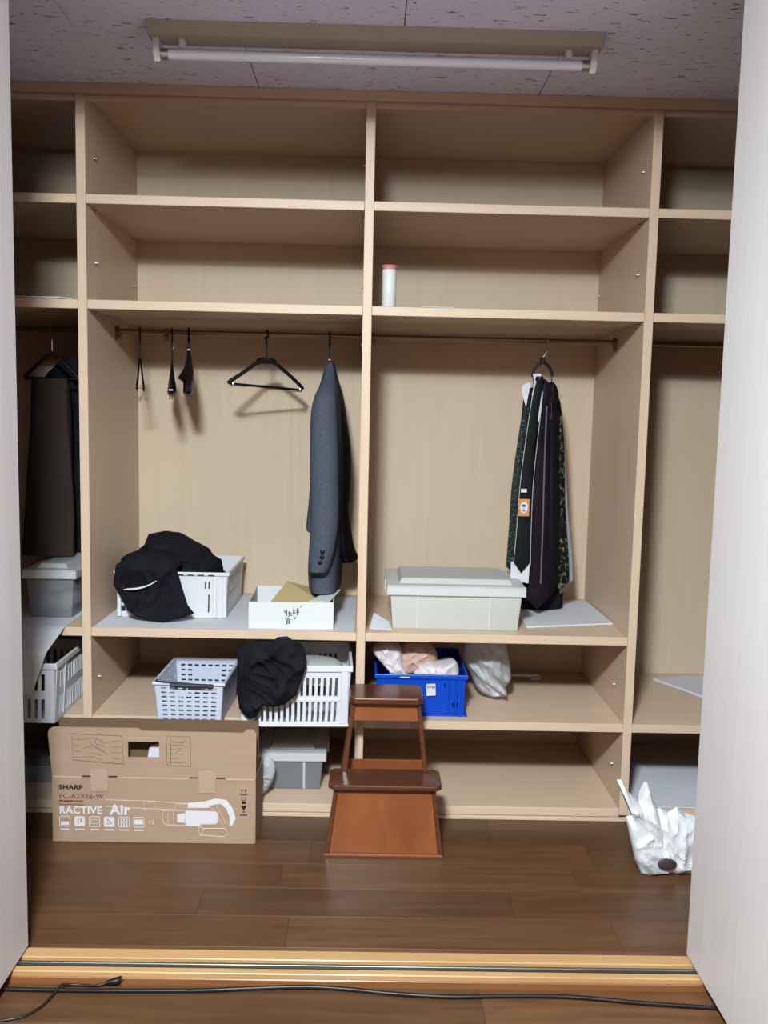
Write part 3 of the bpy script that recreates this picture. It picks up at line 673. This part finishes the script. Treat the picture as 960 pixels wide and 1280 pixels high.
MB().rows([(.865, -.02, .02, -.03, .03), (.84, -.06, .055, -.04, .04), (.75, -.075, .064, -.04, .05), (.5, -.08, .085, -.04, .05), (.25, -.08, .10, -.04, .05), (.10, -.08, .105, -.04, .06), (.03, -.082, .108, -.045, .06), (.002, -.08, .106, -.04, .06)], 48, 40, 2.4, .06, 5, 3).build('cloth', 'black_cloth', bc, smooth=True)
# ================================================================ TUMBLER and card on the shelf above
tu = thing('tumbler', 'slim white tumbler with a pink lid at the shelf edge', 'tumbler', (.947, .035, S2+.0004))
MB().lathe([(.021, 0), (.0235, .003), (.0238, .122), (.0225, .124)], 28).build('body', 'tumbler', tu, smooth=True)
MB().lathe([(.0235, .1245), (.0235, .130), (.0265, .1335), (.0275, .136), (.0265, .1375), (.018, .138)], 28).build('lid', 'pink', tu, smooth=True)
paper('paper_card', 'small white card lying near the white tumbler', [(1.058, .004), (1.165, .012), (1.165, .06), (1.068, .055)], S2, .0022, .003, 8, 5, 'card')

# ================================================================ LOWER SHELF: small basket
sb = thing('storage_basket', 'small white basket with rows of little holes and a dark folding handle', 'basket', (.297, -.077, S4+.0004), -.02)
cu_, co = stripes(7, .07, .93, .62); cv, cvo = stripes(8, .05, .91, .42)
bu, bo = stripes(8, .06, .94, .62); bv, bvo = stripes(6, .12, .88, .36)
su2, so2 = stripes(12, .06, .94, .62)
fh = lambda i, j: i in co and j in cvo
def bh(i, j): return i in bo and j in bvo and not (5 <= i <= 11 and j in (7, 9))
shh = lambda i, j: i in so2 and j in cvo
basket(sb, .236, .315, .146, dict(front=(cu_, cv, fh), back=(bu, bv, bh), left=(su2, cv, shh), right=(su2, cv, shh)), 'white_plastic2', taper=.010, rim=.010)
MB().tube([(-.060, -.011, .139), (.0, -.012, .139), (.085, -.011, .1375)], .0085, 8).build('handle', 'grey_plastic', sb, smooth=True)
MB().tube([(-.112, .02, .148), (-.105, -.004, .149), (-.03, -.010, .148), (.02, -.011, .144)], .003, 6, k=3).build('handle_bar', 'grey_plastic', sb, smooth=True)
# cable inside it
cb_ = MB(); pts = [(.24+.1*random.random()+.04*math.sin(i*1.3), .06+.10*math.cos(i*1.1)*(.6+.4*random.random())+.06, S4+.010+.0016*i) for i in range(26)]
cb_.tube(pts, .0032, 6, k=4)
tag(cb_.build('coiled_cord', 'grey_plastic', None, smooth=True, origin=(.29, .1, S4)), 'grey cord coiled inside the small perforated basket', 'cord')

# ---- large slotted white basket with black garment
lb = thing('storage_basket', 'large white basket with two rows of tall slots, black shirt over its corner', 'basket', (.660, -.082, S4+.0004), .05)
lu, lo_ = stripes(15, .10, .90, .48); lv = [0, .07, .40, .46, .50, .80, .86, 1]
lh = lambda i, j: i in lo_ and j in (1, 4)
ls, lso = stripes(14, .1, .9, .48)
basket(lb, .372, .33, .212, dict(front=(lu, lv, lh), back=(lu, lv, lh), left=(ls, lv, lambda i, j: i in lso and j in (1, 4)), right=(ls, lv, lambda i, j: i in lso and j in (1, 4))), 'white_plastic', taper=.010, rim=.020)
for x in (-.172, .165): MB().hexa([(x-.013, .004, .008), (x+.013, .004, .008), (x+.013, .016, .008), (x-.013, .016, .008), (x-.013, -.005, .195), (x+.013, -.005, .195), (x+.013, .006, .195), (x-.013, .006, .195)]).build('corner_rib', 'white_plastic', lb, .002)
MB().box(-.158, .151, .0035, .0085, .086, .097).build('middle_band', 'white_plastic', lb, .002)
MB().box(-.19, .19, -.002, .012, .0, .008).build('foot_band', 'white_plastic', lb, .002)
pi_ = MB().inflate([(-.10, .10), (0, .115), (.12, .105), (.165, .13), (.15, .18), (.06, .193), (-.05, .185), (-.12, .16)], .17, .12, .12, 80, 12, .012, 14, 6)
pi_.build('lining_paper', 'clear_lid', lb, smooth=True)
g2 = thing('black_garment', 'black shirt draped over the corner of the large slotted basket', 'garment', (0, 0, S4))
G2 = [(.465, .624), (.499, .654), (.553, .653), (.611, .632), (.665, .630), (.690, .612), (.698, .579), (.68, .523), (.662, .473), (.627, .445), (.589, .433), (.554, .438), (.533, .402), (.509, .39), (.474, .426), (.465, .492), (.468, .547)]
G2 = [(.465, .624), (.478, .636), (.499, .652), (.522, .648), (.553, .658), (.585, .660), (.600, .674), (.632, .677), (.655, .662), (.676, .640), (.694, .622)]+G2[6:]
q = MB().inflate([(a, b-S4) for a, b in G2], -.118, .028, .012, 120, 26, .022, 13, 11, (.57, .53-S4), 3, .9, .5, True)
q.inflate([(a, b-S4) for a, b in [(.478, .58), (.49, .624), (.54, .632), (.61, .633), (.665, .622), (.69, .59), (.66, .565), (.56, .555)]], -.03, .09, .10, 90, 12, .010, 14, 5, None, 2.6)
q.build('cloth', 'black_cloth', g2, smooth=True)

# ---- blue basket with towels
bb = thing('storage_basket', 'blue plastic basket holding pink and white towels, behind the step stool', 'basket', (1.092, .055, S4+.0004))
bu2 = [0, .70, .715, .76, .772, .86, .872, .885, .897, .91, .922, .96, 1]; bv2 = [0, .22, .33, .46, .51, .70, .80, 1]
bhole = lambda i, j: (i == 5 and j == 1) or (i in (7, 9) and j == 1) or (i == 3 and j == 5) or (i in (7, 9) and j == 3)
basket(bb, .320, .37, .150, dict(front=(bu2, bv2, bhole), back=solid, left=solid, right=solid), 'blue_plastic', taper=.004, rim=.016)
for x in (-.145, .10, .125, .145): MB().box(x-.003, x+.003, -.003, .004, .008, .135).build('rib', 'blue_plastic', bb, .0015)
MB().box(-.16, .128, -.004, .005, 0, .008).build('foot_band', 'blue_plastic', bb, .0015)
MB().box(.13, .166, -.006, .03, 0, .008).build('corner_foot', 'blue_plastic', bb, .0015)
lbl = MB().hexa([(.020, -.0072, .075), (.052, -.0072, .077), (.052, -.0066, .077), (.020, -.0066, .075), (.018, -.0072, .118), (.050, -.0072, .120), (.050, -.0066, .120), (.018, -.0066, .118)]).build('label', 'paper', bb)
f = MB()
for k in range(7): f.box(.022+.004*k, .0245+.004*k-(.001 if k % 2 else 0), -.0078, -.0073, .103, .111)
f.build('barcode', 'ink_black', lbl)
MB().box(-.075, -.042, -.0075, -.0064, .139, .143).build('rim_mark', 'white_plastic', bb)
def towel(label, poly, y, df, db, mt, seed, z0):
    xs = [p[0] for p in poly]; cx_ = sum(xs)/len(xs)
    o = MB().inflate([(a-cx_, b-z0) for a, b in poly], 0, df, db, 90, 14, .014, 18, seed, None, 2.3, .5).build('towel', mt, smooth=True); o.location = (cx_, y, z0)
    return tag(o, label, 'towel')
towel('white towel draped over the corner of the blue basket', [(.915, .565), (.935, .60), (.985, .603), (1.02, .58), (1.03, .52), (1.05, .478), (1.02, .462), (.99, .472), (.955, .515)], .15, .06, .12, 'towel', 2, .46)
towel('pink towel bunched in the blue basket', [(1.00, .54), (1.03, .592), (1.09, .603), (1.13, .585), (1.155, .545), (1.15, .49), (1.10, .47), (1.03, .475), (1.01, .50)], .19, .07, .12, 'towel_pink', 5, .46)
towel('white towel with a grey fold at the right end of the blue basket', [(1.07, .485), (1.085, .515), (1.12, .53), (1.17, .525), (1.22, .535), (1.228, .48), (1.15, .468)], .13, .045, .10, 'towel', 9, .46)
# plastic bag beside it
pbg = MB().inflate([(a-1.35, b-S4) for a, b in [(1.262, .50), (1.275, .58), (1.33, .612), (1.40, .60), (1.432, .50), (1.44, .43), (1.421, .402), (1.430, .36), (1.42, .356), (1.36, .358), (1.314, .385), (1.287, .44)]], 0, .10, .10, 100, 16, .03, 16, 21, None, 2.2, .9, .8, edge=.02)
o = pbg.build('plastic_bag', 'film', smooth=True); o.location = (1.355, .29, S4+.004); tag(o, 'bunched clear plastic bag beside the blue basket', 'plastic bag')
wr = thing('plastic_hook', 'pale plastic bar with hooked end lying at the back of the shelf', 'hook', (1.545, .54, S4+.0004))
MB().box(-.065, .055, -.008, .008, .008, .020).build('bar', 'white_card', wr, .003)
MB().tube([(.05, 0, .014), (.062, -.004, .012), (.060, -.012, .0045), (.02, -.02, .0045)], .004, 8, k=3).build('hook_end', 'white_card', wr, smooth=True)

# ================================================================ BOTTOM SHELF
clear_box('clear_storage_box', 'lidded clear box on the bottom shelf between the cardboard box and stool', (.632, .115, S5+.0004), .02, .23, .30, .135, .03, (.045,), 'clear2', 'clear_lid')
fb = MB().inflate([(-.06, .15), (-.02, .16), (.03, .145), (.045, .10), (.03, .05), (.0, .01), (-.04, .015), (-.06, .06)], 0, .035, .03, 70, 12, .016, 26, 4, None, 2.2, .7, .8)
o = fb.build('plastic_bag', 'film', smooth=True); o.location = (.535, .055, S5+.0); tag(o, 'crumpled clear plastic bag beside the cardboard box', 'plastic bag')
# left bay, bottom
gb = thing('grey_storage_bin', 'small grey bin in the dark behind the cardboard box', 'box', (-.29, .15, S5+.0004))
m = MB(); m.box(-.09, .09, 0, .003, 0, .055); m.box(-.09, .09, .157, .16, 0, .055); m.box(-.09, -.087, .003, .157, 0, .055); m.box(.087, .09, .003, .157, 0, .055); m.box(-.087, .087, .003, .157, 0, .003)
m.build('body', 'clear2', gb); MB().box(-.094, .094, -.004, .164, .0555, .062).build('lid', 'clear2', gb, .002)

# ================================================================ CARDBOARD BOX
cx0, cx1, cyf = -.120, .543, -.215
cb = thing('cardboard_box', 'printed brown cardboard carry box standing on the floor, white vacuum cleaner drawing', 'box', (cx0, cyf, .0005))
W = cx1-cx0; HB = .219; DB = .195
def rr(x0, x1, z0, z1, r, n=4, corners=(1, 1, 1, 1)):
    P = []
    for k, (cx_, cz, a0) in enumerate(((x1-r, z1-r, 0), (x0+r, z1-r, 90), (x0+r, z0+r, 180), (x1-r, z0+r, 270))):
        if corners[k]:
            for q_ in range(n+1):
                a = math.radians(a0+90*q_/n); P.append((cx_+r*math.cos(a), cz+r*math.sin(a)))
        else: P.append(((x1 if k in (0, 3) else x0), (z1 if k in (0, 1) else z0)))
    return P
m = MB(); m.prism(rr(0, W, 0, HB, .012, corners=(0, 0, 0, 1)), 0, .004); m.build('front_panel', 'cardboard', cb)
m = MB(); m.box(0, .004, .004, DB, 0, HB); m.box(W-.004, W, .004, DB, 0, HB); m.box(.004, W-.004, DB-.004, DB, 0, HB); m.box(.004, W-.004, .004, DB-.004, 0, .004)
m.build('carton_walls', 'cardboard', cb)
# upper flap with handle opening (panel with a hole)
fl_ = MB(); uo = [-.012, .293, .375, W]; vo = [HB+.001, .312, .349, .376]
hx0, hx1, hz0, hz1 = .247, .348, .288, .341
ft = MB()
ft.prism([(0, HB+.001), (hx0, HB+.001), (hx0, .386), (.005, .386), (-.008, .378), (-.012, .366)], .003, .007)
ft.prism([(hx1, HB+.001), (W, HB+.001), (W, .374), (W-.008, .388), (W-.03, .388), (W-.042, .376), (hx1, .377)], .003, .007)
ft.box(hx0, hx1, .003, .007, HB+.001, hz0); ft.prism([(hx0, hz1), (hx1, hz1), (hx1, .377), (.292, .377), (.284, .384), (.278, .386), (hx0, .386)], .003, .007)
flap = ft.build('handle_flap', 'cardboard', cb)
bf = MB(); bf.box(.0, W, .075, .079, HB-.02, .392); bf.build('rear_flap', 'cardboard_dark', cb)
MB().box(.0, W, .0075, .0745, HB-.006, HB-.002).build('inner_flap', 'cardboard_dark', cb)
MB().hexa([(.29, .05, HB), (.36, .05, HB), (.36, .07, HB), (.29, .07, HB), (.305, .05, .304), (.36, .05, .318), (.36, .07, .318), (.305, .07, .304)]).build('white_packing', 'white_plastic', cb)
for a_, b_ in ((.003, .095), (.212, .445), (.565, W-.004)): MB().box(a_, b_, -.0012, .004, HB-.0015, HB+.0018).build('fold_edge', 'cardboard_edge', cb, .0006)
for x in (.126, .477):
    MB().prism(rr(x, x+.056, HB-.042, HB+.030, .008, corners=(1, 1, 0, 0)), -.0035, -.0005).build('lock_tab', 'cardboard_tab', cb, .0008)
    o = COL.objects[-1]; e_ = MB(); e_.box(x, x+.056, -.004, -.0002, HB-.045, HB-.0423); e_.build('tab_edge', 'cardboard_edge', o)
    for a_ in (x-.028, x+.057): MB().box(a_, a_+.028, .0018, .0028, HB+.002, HB+.005).build('tab_slot', 'ink_black', o)
# printing
fp = -.0004
text('SHARP', .0205, 'ink_black', cb, (.022, fp, .178), bold=.0008, sx=1.22)
text('EC-A2XE6-W', .0235, 'ink_brown', cb, (.022, fp, .147), sx=1.02)
pr_ = MB(); pr_.box(.022, .034, fp-.0003, fp, .135, .1415); pr_.box(.036, .068, fp-.0003, fp, .135, .1415); pr_.box(.071, .1, fp-.0003, fp, .136, .1405); pr_.build('small_print', 'ink_red', cb)
pr_ = MB()
for k in range(11): pr_.box(.022+.0075*k, .0275+.0075*k, fp-.0003, fp, .1245, .1275)
pr_.build('small_print', 'ink_brown', cb)
text('RACTIVE', .0345, 'ink_white', cb, (.022, fp, .096), bold=.0009, sx=.98)
text('Air', .047, 'ink_white', cb, (.188, fp, .095), bold=.0018, sx=1.0)
text('×2', .020, 'ink_pale', cb, (.310, fp, .0635))
def outline(mb, P, r=.0008, closed=True, y=fp): mb.tube([(a, y, b) for a, b in P], r, 5, closed)
for k in range(6):
    ic = MB(); x = .023+.0482*k
    if k in (1, 3): ic.prism(rr(x, x+.034, .052, .086, .005), fp-.0003, fp)
    else: outline(ic, rr(x, x+.034, .052, .086, .005), .0011)
    if k == 0: ic.box(x+.004, x+.03, fp-.0003, fp, .056, .068)
    if k == 2: outline(ic, rr(x+.005, x+.029, .062, .075, .003), .0009)
    if k == 4:
        for q_ in (.008, .017, .026): ic.box(x+q_-.002, x+q_+.002, fp-.0003, fp, .056, .081)
        ic.box(x+.005, x+.029, fp-.0003, fp, .066, .069)
    if k == 5: ic.prism(rr(x+.003, x+.031, .061, .078, .004), fp-.0003, fp)
    ic.box(x+.002, x+.032, fp-.0003, fp, .0395, .0435)
    o = ic.build('pictogram', 'ink_white', cb)
    if k in (1, 3):
        i2 = MB(); i2.box(x+.010, x+.014, fp-.0007, fp-.0004, .060, .079) if k == 1 else i2.box(x+.008, x+.026, fp-.0007, fp-.0004, .061, .064)
        i2.box(x+.019, x+.025, fp-.0007, fp-.0004, .066, .080) if k == 1 else i2.hexa([(x+.008, fp-.0007, .078), (x+.022, fp-.0007, .064), (x+.022, fp-.0004, .064), (x+.008, fp-.0004, .078), (x+.011, fp-.0007, .081), (x+.026, fp-.0007, .066), (x+.026, fp-.0004, .066), (x+.011, fp-.0004, .081)])
        i2.build('pictogram_mark', 'cardboard', o)
def mp_(px, py):   # printed layout: panel units -> metres on the front face
    return (.0022*0+(px-130)/765*W, HB-(py-250)/237*HB)
dr = MB()
for P in ([(328, 331), (475, 333)], [(328, 356), (475, 361)], [(475, 333), (640, 340)], [(475, 361), (600, 364)]): outline(dr, [mp_(*q_) for q_ in P], .0009, False)
outline(dr, [mp_(*q_) for q_ in ((475, 333), (515, 333), (515, 362), (475, 362))]); outline(dr, [mp_(*q_) for q_ in ((474, 362), (487, 362), (480, 373))], .0009)
outline(dr, [mp_(*q_) for q_ in ((590, 356), (595, 343), (640, 343), (640, 362))], .0009, False)
outline(dr, [mp_(*q_) for q_ in ((545, 368), (628, 366), (628, 422), (555, 420), (545, 410))], .0012)
for x in (565, 585): outline(dr, [mp_(x, 370), mp_(x, 420)], .0006, False)
outline(dr, [mp_(*q_) for q_ in ((680, 425), (684, 456), (775, 461), (790, 450), (780, 430), (700, 432))], .0012)
outline(dr, [mp_(*q_) for q_ in ((700, 432), (690, 455))], .0009, False); outline(dr, [mp_(*q_) for q_ in ((720, 350), (748, 345), (782, 410), (770, 418), (745, 370))], .0009)
dr.build('printed_line_drawing', 'ink_pale', cb)
dw = MB()
dw.prism([mp_(*q_) for q_ in ((640, 338), (700, 332), (745, 320), (785, 325), (808, 355), (820, 392), (808, 418), (796, 420), (798, 390), (785, 358), (765, 340), (735, 343), (715, 355), (640, 356))], fp-.0003, fp)
dw.prism([mp_(*q_) for q_ in ((630, 366), (745, 368), (754, 376), (752, 408), (745, 415), (690, 416), (685, 424), (632, 422))], fp-.0003, fp)
dw.prism([mp_(*q_) for q_ in ((598, 380), (630, 376), (630, 412), (600, 410))], fp-.0003, fp)
dw.build('printed_vacuum', 'ink_white', cb)
# diagrams on the flap
def fq(px, py): return ((px-130)/765*W, .386-(py-78)/172*(.386-HB))
dg = MB(); F_ = .0028
outline(dg, [fq(*q_) for q_ in ((205, 100), (392, 106), (398, 203), (210, 192))], .0008, True, F_)
for k in range(4):
    outline(dg, [fq(212, 120+k*20), fq(236, 121+k*20)], .0006, False, F_); outline(dg, [fq(352, 124+k*20), fq(386, 125+k*20)], .0006, False, F_)
for P in ([(240, 122), (290, 112), (330, 130), (345, 128)], [(250, 150), (285, 140), (325, 160), (310, 172), (270, 165)], [(265, 125), (300, 150), (340, 170)], [(240, 182), (280, 178), (320, 190)], [(290, 118), (318, 122), (322, 140), (296, 136), (290, 118)]):
    outline(dg, [fq(*q_) for q_ in P], .0005, False, F_)
outline(dg, [fq(*q_) for q_ in ((558, 103), (648, 105), (650, 208), (562, 205))], .0008, True, F_)
outline(dg, [fq(*q_) for q_ in ((572, 112), (580, 124), (622, 126), (628, 114))], .0007, False, F_)
for k in range(5): outline(dg, [fq(572, 135+k*15), fq(622-(k % 2)*18, 135+k*15)], .0006, False, F_)
outline(dg, [fq(574, 130), fq(574, 200)], .001, False, F_); outline(dg, [fq(590, 165), fq(612, 145)], .0006, False, F_)
dg.build('printed_diagrams', 'ink_brown', flap)
mk = MB()
for s in (0, .0125):
    x = .618+s; mk.box(x-.001, x+.001, fp-.0003, fp, .172, .186); mk.prism([(x-.004, .182), (x+.004, .182), (x, .189)], fp-.0003, fp)
mk.box(.612, .637, fp-.0003, fp, .1665, .169); outline(mk, rr(.618, .631, .149, .159, .002), .0008); mk.box(.618, .631, fp-.0003, fp, .137, .146)
mk.prism([(.617, .131), (.632, .131), (.632, .124), (.6255, .117), (.6235, .117), (.617, .124)], fp-.0003, fp); mk.box(.6235, .6255, fp-.0003, fp, .110, .117); mk.box(.619, .630, fp-.0003, fp, .108, .110)
for k in range(3): mk.box(.613+.008*k, .619+.008*k, fp-.0003, fp, .097, .102)
mk.build('handling_marks', 'ink_black', cb)

# ================================================================ STEP STOOL
st = thing('step_stool', 'two-step brown wooden stool with slanted panels in front of the shelving', 'step stool', (.965, -.29, 0))
def quad_board(mb, P, n):   # four corners + thickness vector
    n = Vector(n); P = [Vector(p) for p in P]; mb.add(P+[p+n for p in P], [(0, 1, 2, 3), (7, 6, 5, 4), (0, 4, 5, 1), (1, 5, 6, 2), (2, 6, 7, 3), (3, 7, 4, 0)]); return mb
# lower front panel: bottom y=0 z=0.004 ; top y=.022 z=.215
quad_board(MB(), [(-.176, .006, .010), (.175, .006, .010), (.150, .026, .221), (-.150, .026, .221)], (0, .009, 0)).build('front_panel', 'stool_panel', st, .0008)
MB().box(-.192, .189, -.004, .012, .0005, .0095).build('bottom_edge', 'stool_panel', st, .002)
for s in (-1, 1):
    # front stringers framing the lower panel
    quad_board(MB(), [(s*.190, .0, .010), (s*.176, .0, .010), (s*.1505, .020, .221), (s*.163, .020, .221)], (0, .022, 0)).build('lower_stringer', 'stool_dark', st, .0015)
    # side boards of the lower step
    quad_board(MB(), [(s*.189, .022, .001), (s*.189, .20, .001), (s*.163, .140, .221), (s*.163, .042, .221)], (-s*.012, 0, 0)).build('side_board', 'stool_dark', st, .001)
    # upper stringers from lower tread to upper tread
    quad_board(MB(), [(s*.142, .112, .239), (s*.127, .112, .239), (s*.100, .135, .468), (s*.115, .135, .468)], (0, .022, 0)).build('upper_stringer', 'stool_dark', st, .0015)
    # rear legs down to the floor
    quad_board(MB(), [(s*.175, .245, .001), (s*.157, .245, .001), (s*.100, .235, .468), (s*.114, .235, .468)], (0, .02, 0)).build('rear_leg', 'stool_dark', st, .0015)
quad_board(MB(), [(-.111, .136, .405), (.111, .136, .405), (.104, .142, .467), (-.104, .142, .467)], (0, .009, 0)).build('upper_panel', 'stool_panel', st, .0008)
MB().box(-.134, .136, .2385, .2445, .188, .232).build('rear_rail', 'stool_panel', st, .001)
def tread(w0, y0, y1, z0, z1, c=.016):
    P = [(-w0+c, y0), (w0-c, y0), (w0, y0+c), (w0, y1-c), (w0-c, y1), (-w0+c, y1), (-w0, y1-c), (-w0, y0+c)]
    return MB().prism(P, z0, z1, 'xy')
tread(.182, -.002, .142, .2215, .2385).build('lower_tread', 'stool_dark', st, .004, 2)
tread(.122, .110, .272, .4685, .490).build('upper_tread', 'stool_dark', st, .004, 2)

# ================================================================ RIGHT BAY
paper('paper_stack', 'white paper stack lying on the shelf beside the edge of the open door', [(2.075, .55), (2.20, .30), (2.46, .42), (2.38, .62)], S4, .010, .003, 12, 6)
paper('paper_sheet', 'large white paper sheet on the bottom shelf behind the white bag', [(1.85, .01), (2.42, .01), (2.42, .56), (1.85, .40)], S5, .004, .004, 14, 7)
wbg = thing('crumpled_bag', 'crumpled white paper bag with a dark oval print, on the floor by the open door', 'bag', (1.82, -.37, 0))
B1 = [(1.679, .308), (1.692, .310), (1.716, .272), (1.752, .235), (1.775, .19), (1.815, .12), (1.85, .06), (1.86, .004), (1.80, .002), (1.771, .004), (1.748, .051), (1.73, .12), (1.712, .19), (1.736, .198), (1.72, .225), (1.700, .262)]
B2 = [(1.757, .265), (1.768, .299), (1.778, .296), (1.79, .262), (1.812, .215), (1.84, .14), (1.875, .07), (1.895, .004), (1.80, .004), (1.76, .06), (1.745, .15), (1.75, .22)]
B3 = [(1.80, .205), (1.822, .215), (1.845, .20), (1.872, .222), (1.90, .20), (1.935, .19), (1.96, .12), (1.965, .002), (1.84, .002), (1.80, .08), (1.785, .15)]
q = MB()
q.inflate([(a-1.82, b) for a, b in B1], -.012, .030, .03, 90, 12,   .010, 14, 3, (1.765-1.82, .12), 2.4, .9, .8, True, .012)
q.inflate([(a-1.82, b) for a, b in B2], .002, .035, .03, 90, 12, .010, 14, 9, (1.81-1.82, .10), 2.4, .7, .8, True, .012)
q.inflate([(a-1.82, b) for a, b in B3], .0, .035, .05, 90, 12, .011, 14, 15, (1.87-1.82, .10), 2.2, .3, .8, True, .012)
q.build('bag_body', 'bag_white', wbg, smooth=False)
MB().inflate([(.020+.028*math.cos(a*.6283)+.010*math.sin(a*.6283), .052+.017*math.sin(a*.6283)-.006*math.cos(a*.6283)) for a in range(10)], -.042, .006, .02, 40, 6, .002, 14, 1).build('dark_print', 'bag_dark', wbg, smooth=True)

# ================================================================ LEFT BAY
lt = thing('storage_basket', 'white slotted basket partly under the hanging paper sheet, beyond the open door', 'basket', (-.33, -.095, S4+.0004))
tu_, to = stripes(13, .08, .92, .5); tvv = [0, .07, .40, .47, .54, .82, .90, 1]
thh = lambda i, j: i in to and j in (1, 4)
ts_, tso = stripes(16, .12, .95, .5)
basket(lt, .372, .33, .208, dict(front=(tu_, tvv, thh), back=(tu_, tvv, thh), left=(ts_, tvv, lambda i, j: i in tso and j in (1, 4)), right=(ts_, tvv, lambda i, j: i in tso and j in (1, 4))), 'white_plastic', taper=.008, rim=.020)
for y in (.012, .10): MB().hexa([(.178, y-.01, .008), (.180, y-.01, .008), (.180, y+.006, .008), (.178, y+.006, .008), (.186, y-.01, .19), (.190, y-.01, .19), (.190, y+.006, .19), (.186, y+.006, .19)]).build('corner_rib', 'white_plastic', lt, .001)
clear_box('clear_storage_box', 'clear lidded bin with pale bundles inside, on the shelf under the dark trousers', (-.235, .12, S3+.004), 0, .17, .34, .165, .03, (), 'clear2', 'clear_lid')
for i, (x, y, z, r) in enumerate(((-.27, .19, .045, .034), (-.21, .20, .040, .032), (-.25, .27, .052, .036), (-.24, .19, .105, .030), (-.20, .28, .045, .03))):
    bl = MB().inflate([(r*1.1*math.cos(a*.6283), r*math.sin(a*.6283)) for a in range(10)], 0, r, r, 40, 8, .005, 30, i)
    o = bl.build('cloth_bundle', 'towel', smooth=True); o.location = (x, y, S3+.004+z); tag(o, 'small pale cloth bundle inside the clear bin under the trousers', 'cloth bundle', 'cloth bundles in the clear bin')
pd = MB().sheet(lambda u, v: ((-.50+(.355-.06*max(0, v-.45)/.55)*u+.5-.27 if False else -.52+u*(.378-.070*max(0, v-.42)/.58)), (.30*(1-v/.42) if v < .42 else -.004-.128*min(1, (v-.42)/.16)-.004*N(u*5, v*5, 0)), S3+.0022 if v < .42 else S3+.0022-.205*((v-.42)/.58)+(.008*abs(math.sin(u*22)) if v == 1 else 0)), 30, 40, (0, 0, -.001))
tag(pd.build('paper_sheet', 'paper', None, smooth=True, origin=(-.33, .0, S3)), 'white paper sheet hanging over the shelf edge onto a slotted basket', 'paper')
paper('paper_sheet', 'white papers lying on the high shelf of the dark bay beyond the open door', [(-.36, .01), (-.145, .004), (-.12, .05), (-.33, .20)], S2, .004, .006, 10, 8)
h = thing('clothes_hanger', 'dark hanger with metal stem holding the brown trousers', 'hanger', (-.29, RY, 1.50))
m = MB(); hook(m, 0, 0, RZ-1.50, .12, .003); m.build('hook', 'steel', h, smooth=True)
fr = MB()
for s in (-1, 1): fr.tube([(0, 0, .12), (s*.04, -.005, .085), (s*.09, -.01, .035), (s*.10, -.01, .022)], .006, 8, k=4)
fr.tube([(-.097, -.01, .022), (.097, -.01, .022)], .005, 8); fr.build('frame', 'black_plastic', h, smooth=True)
tr = thing('trousers', 'dark brown-grey trousers folded over a hanger in the shaded bay', 'trousers', (-.295, .30, .88))
MB().rows([(.634, -.055, .062, .010, .055), (.62, -.065, .070, .0, .06), (.4, -.075, .078, -.01, .06), (.2, -.09, .084, -.015, .06), (.0, -.105, .088, -.02, .06), (-.005, -.10, .085, -.018, .055)], 44, 36, 2.6, .05, 5, 4).build('leg_fabric', 'trouser', tr, smooth=True)
h2 = thing('clothes_hanger', 'black hanger of the dark coat next to the shelving divider', 'hanger', (-.16, RY+.12, 1.50))
hk = MB(); hook(hk, 0, -.12, RZ-1.50, .10, .003); hk.build('hook', 'black_plastic', h2, smooth=True)
MB().rows([(.10, -.006, .012, -.13, -.06), (.06, -.012, .03, -.12, .0), (.02, -.016, .055, -.10, .04), (.008, -.012, .055, -.09, .035)], 24, 16).build('shoulder', 'black_plastic', h2, smooth=True)
ct = thing('dark_coat', 'black coat hanging behind the brown trousers', 'coat', (-.24, .50, .87))
MB().rows([(.74, -.04, .04, -.02, .03), (.70, -.10, .07, -.03, .04), (.60, -.15, .10, -.035, .05), (.2, -.17, .115, -.035, .06), (.0, -.18, .12, -.035, .06), (-.004, -.175, .115, -.03, .055)], 44, 30, 2.5, .04, 6, 2).build('cloth', 'black_cloth', ct, smooth=True)

# ================================================================ CORDS
cr_ = MB(); P = [(-.06, -1.000, .006), (.021, -.995, .006), (.216, -.997, .006), (.487, -.992, .006), (.62, -.981, .006), (.759, -.972, .006), (.86, -.978, .006), (.98, -.994, .006), (1.114, -1.003, .006), (1.25, -.998, .006), (1.391, -.997, .006), (1.49, -1.006, .006), (1.582, -1.018, .006), (1.772, -1.035, .006), (1.86, -1.045, .006)]
cr_.tube(P, .0052, 8, k=6); tag(cr_.build('floor_cable', 'cable', None, smooth=True, origin=(.9, -1.0, 0)), 'long black cable running along the floor in front of the sill', 'cable')
pc = thing('power_cord', 'thin black power cord with two-pin plug lying over the long cable', 'cord', (.30, -.985, 0))
P = [(-.10, -1.118, .004), (.0, -1.112, .004), (.068, -1.108, .004), (.115, -1.092, .004), (.145, -1.055, .004), (.158, -1.015, .007), (.168, -.993, .0158), (.185, -.980, .010), (.215, -.976, .006), (.25, -.979, .007), (.272, -.974, .010)]
MB().tube([(a-.30, b+.985, c) for a, b, c in P], .0032, 8, k=6).build('cable', 'cable', pc, smooth=True)
MB().loft([[(x+.8*0, y0+sy*math.cos(a*.5236), z0+sz*math.sin(a*.5236)) for a in range(12)] for x, y0, z0, sy, sz in ((-.030, .010, .0105, .004, .004), (-.020, .0145, .011, .0065, .0065), (-.004, .019, .0118, .010, .0085), (.006, .0225, .0122, .0105, .009), (.008, .023, .0122, .0085, .0075))]).build('plug_body', 'black_plastic', pc, smooth=True)
for s in (-1, 1): quad_board(MB(), [(.007, .023+s*.0055, .010), (.024, .030+s*.0055, .011), (.024, .030+s*.0055, .016), (.007, .023+s*.0055, .015)], (0, .0015, 0)).build('prong', 'steel', pc)
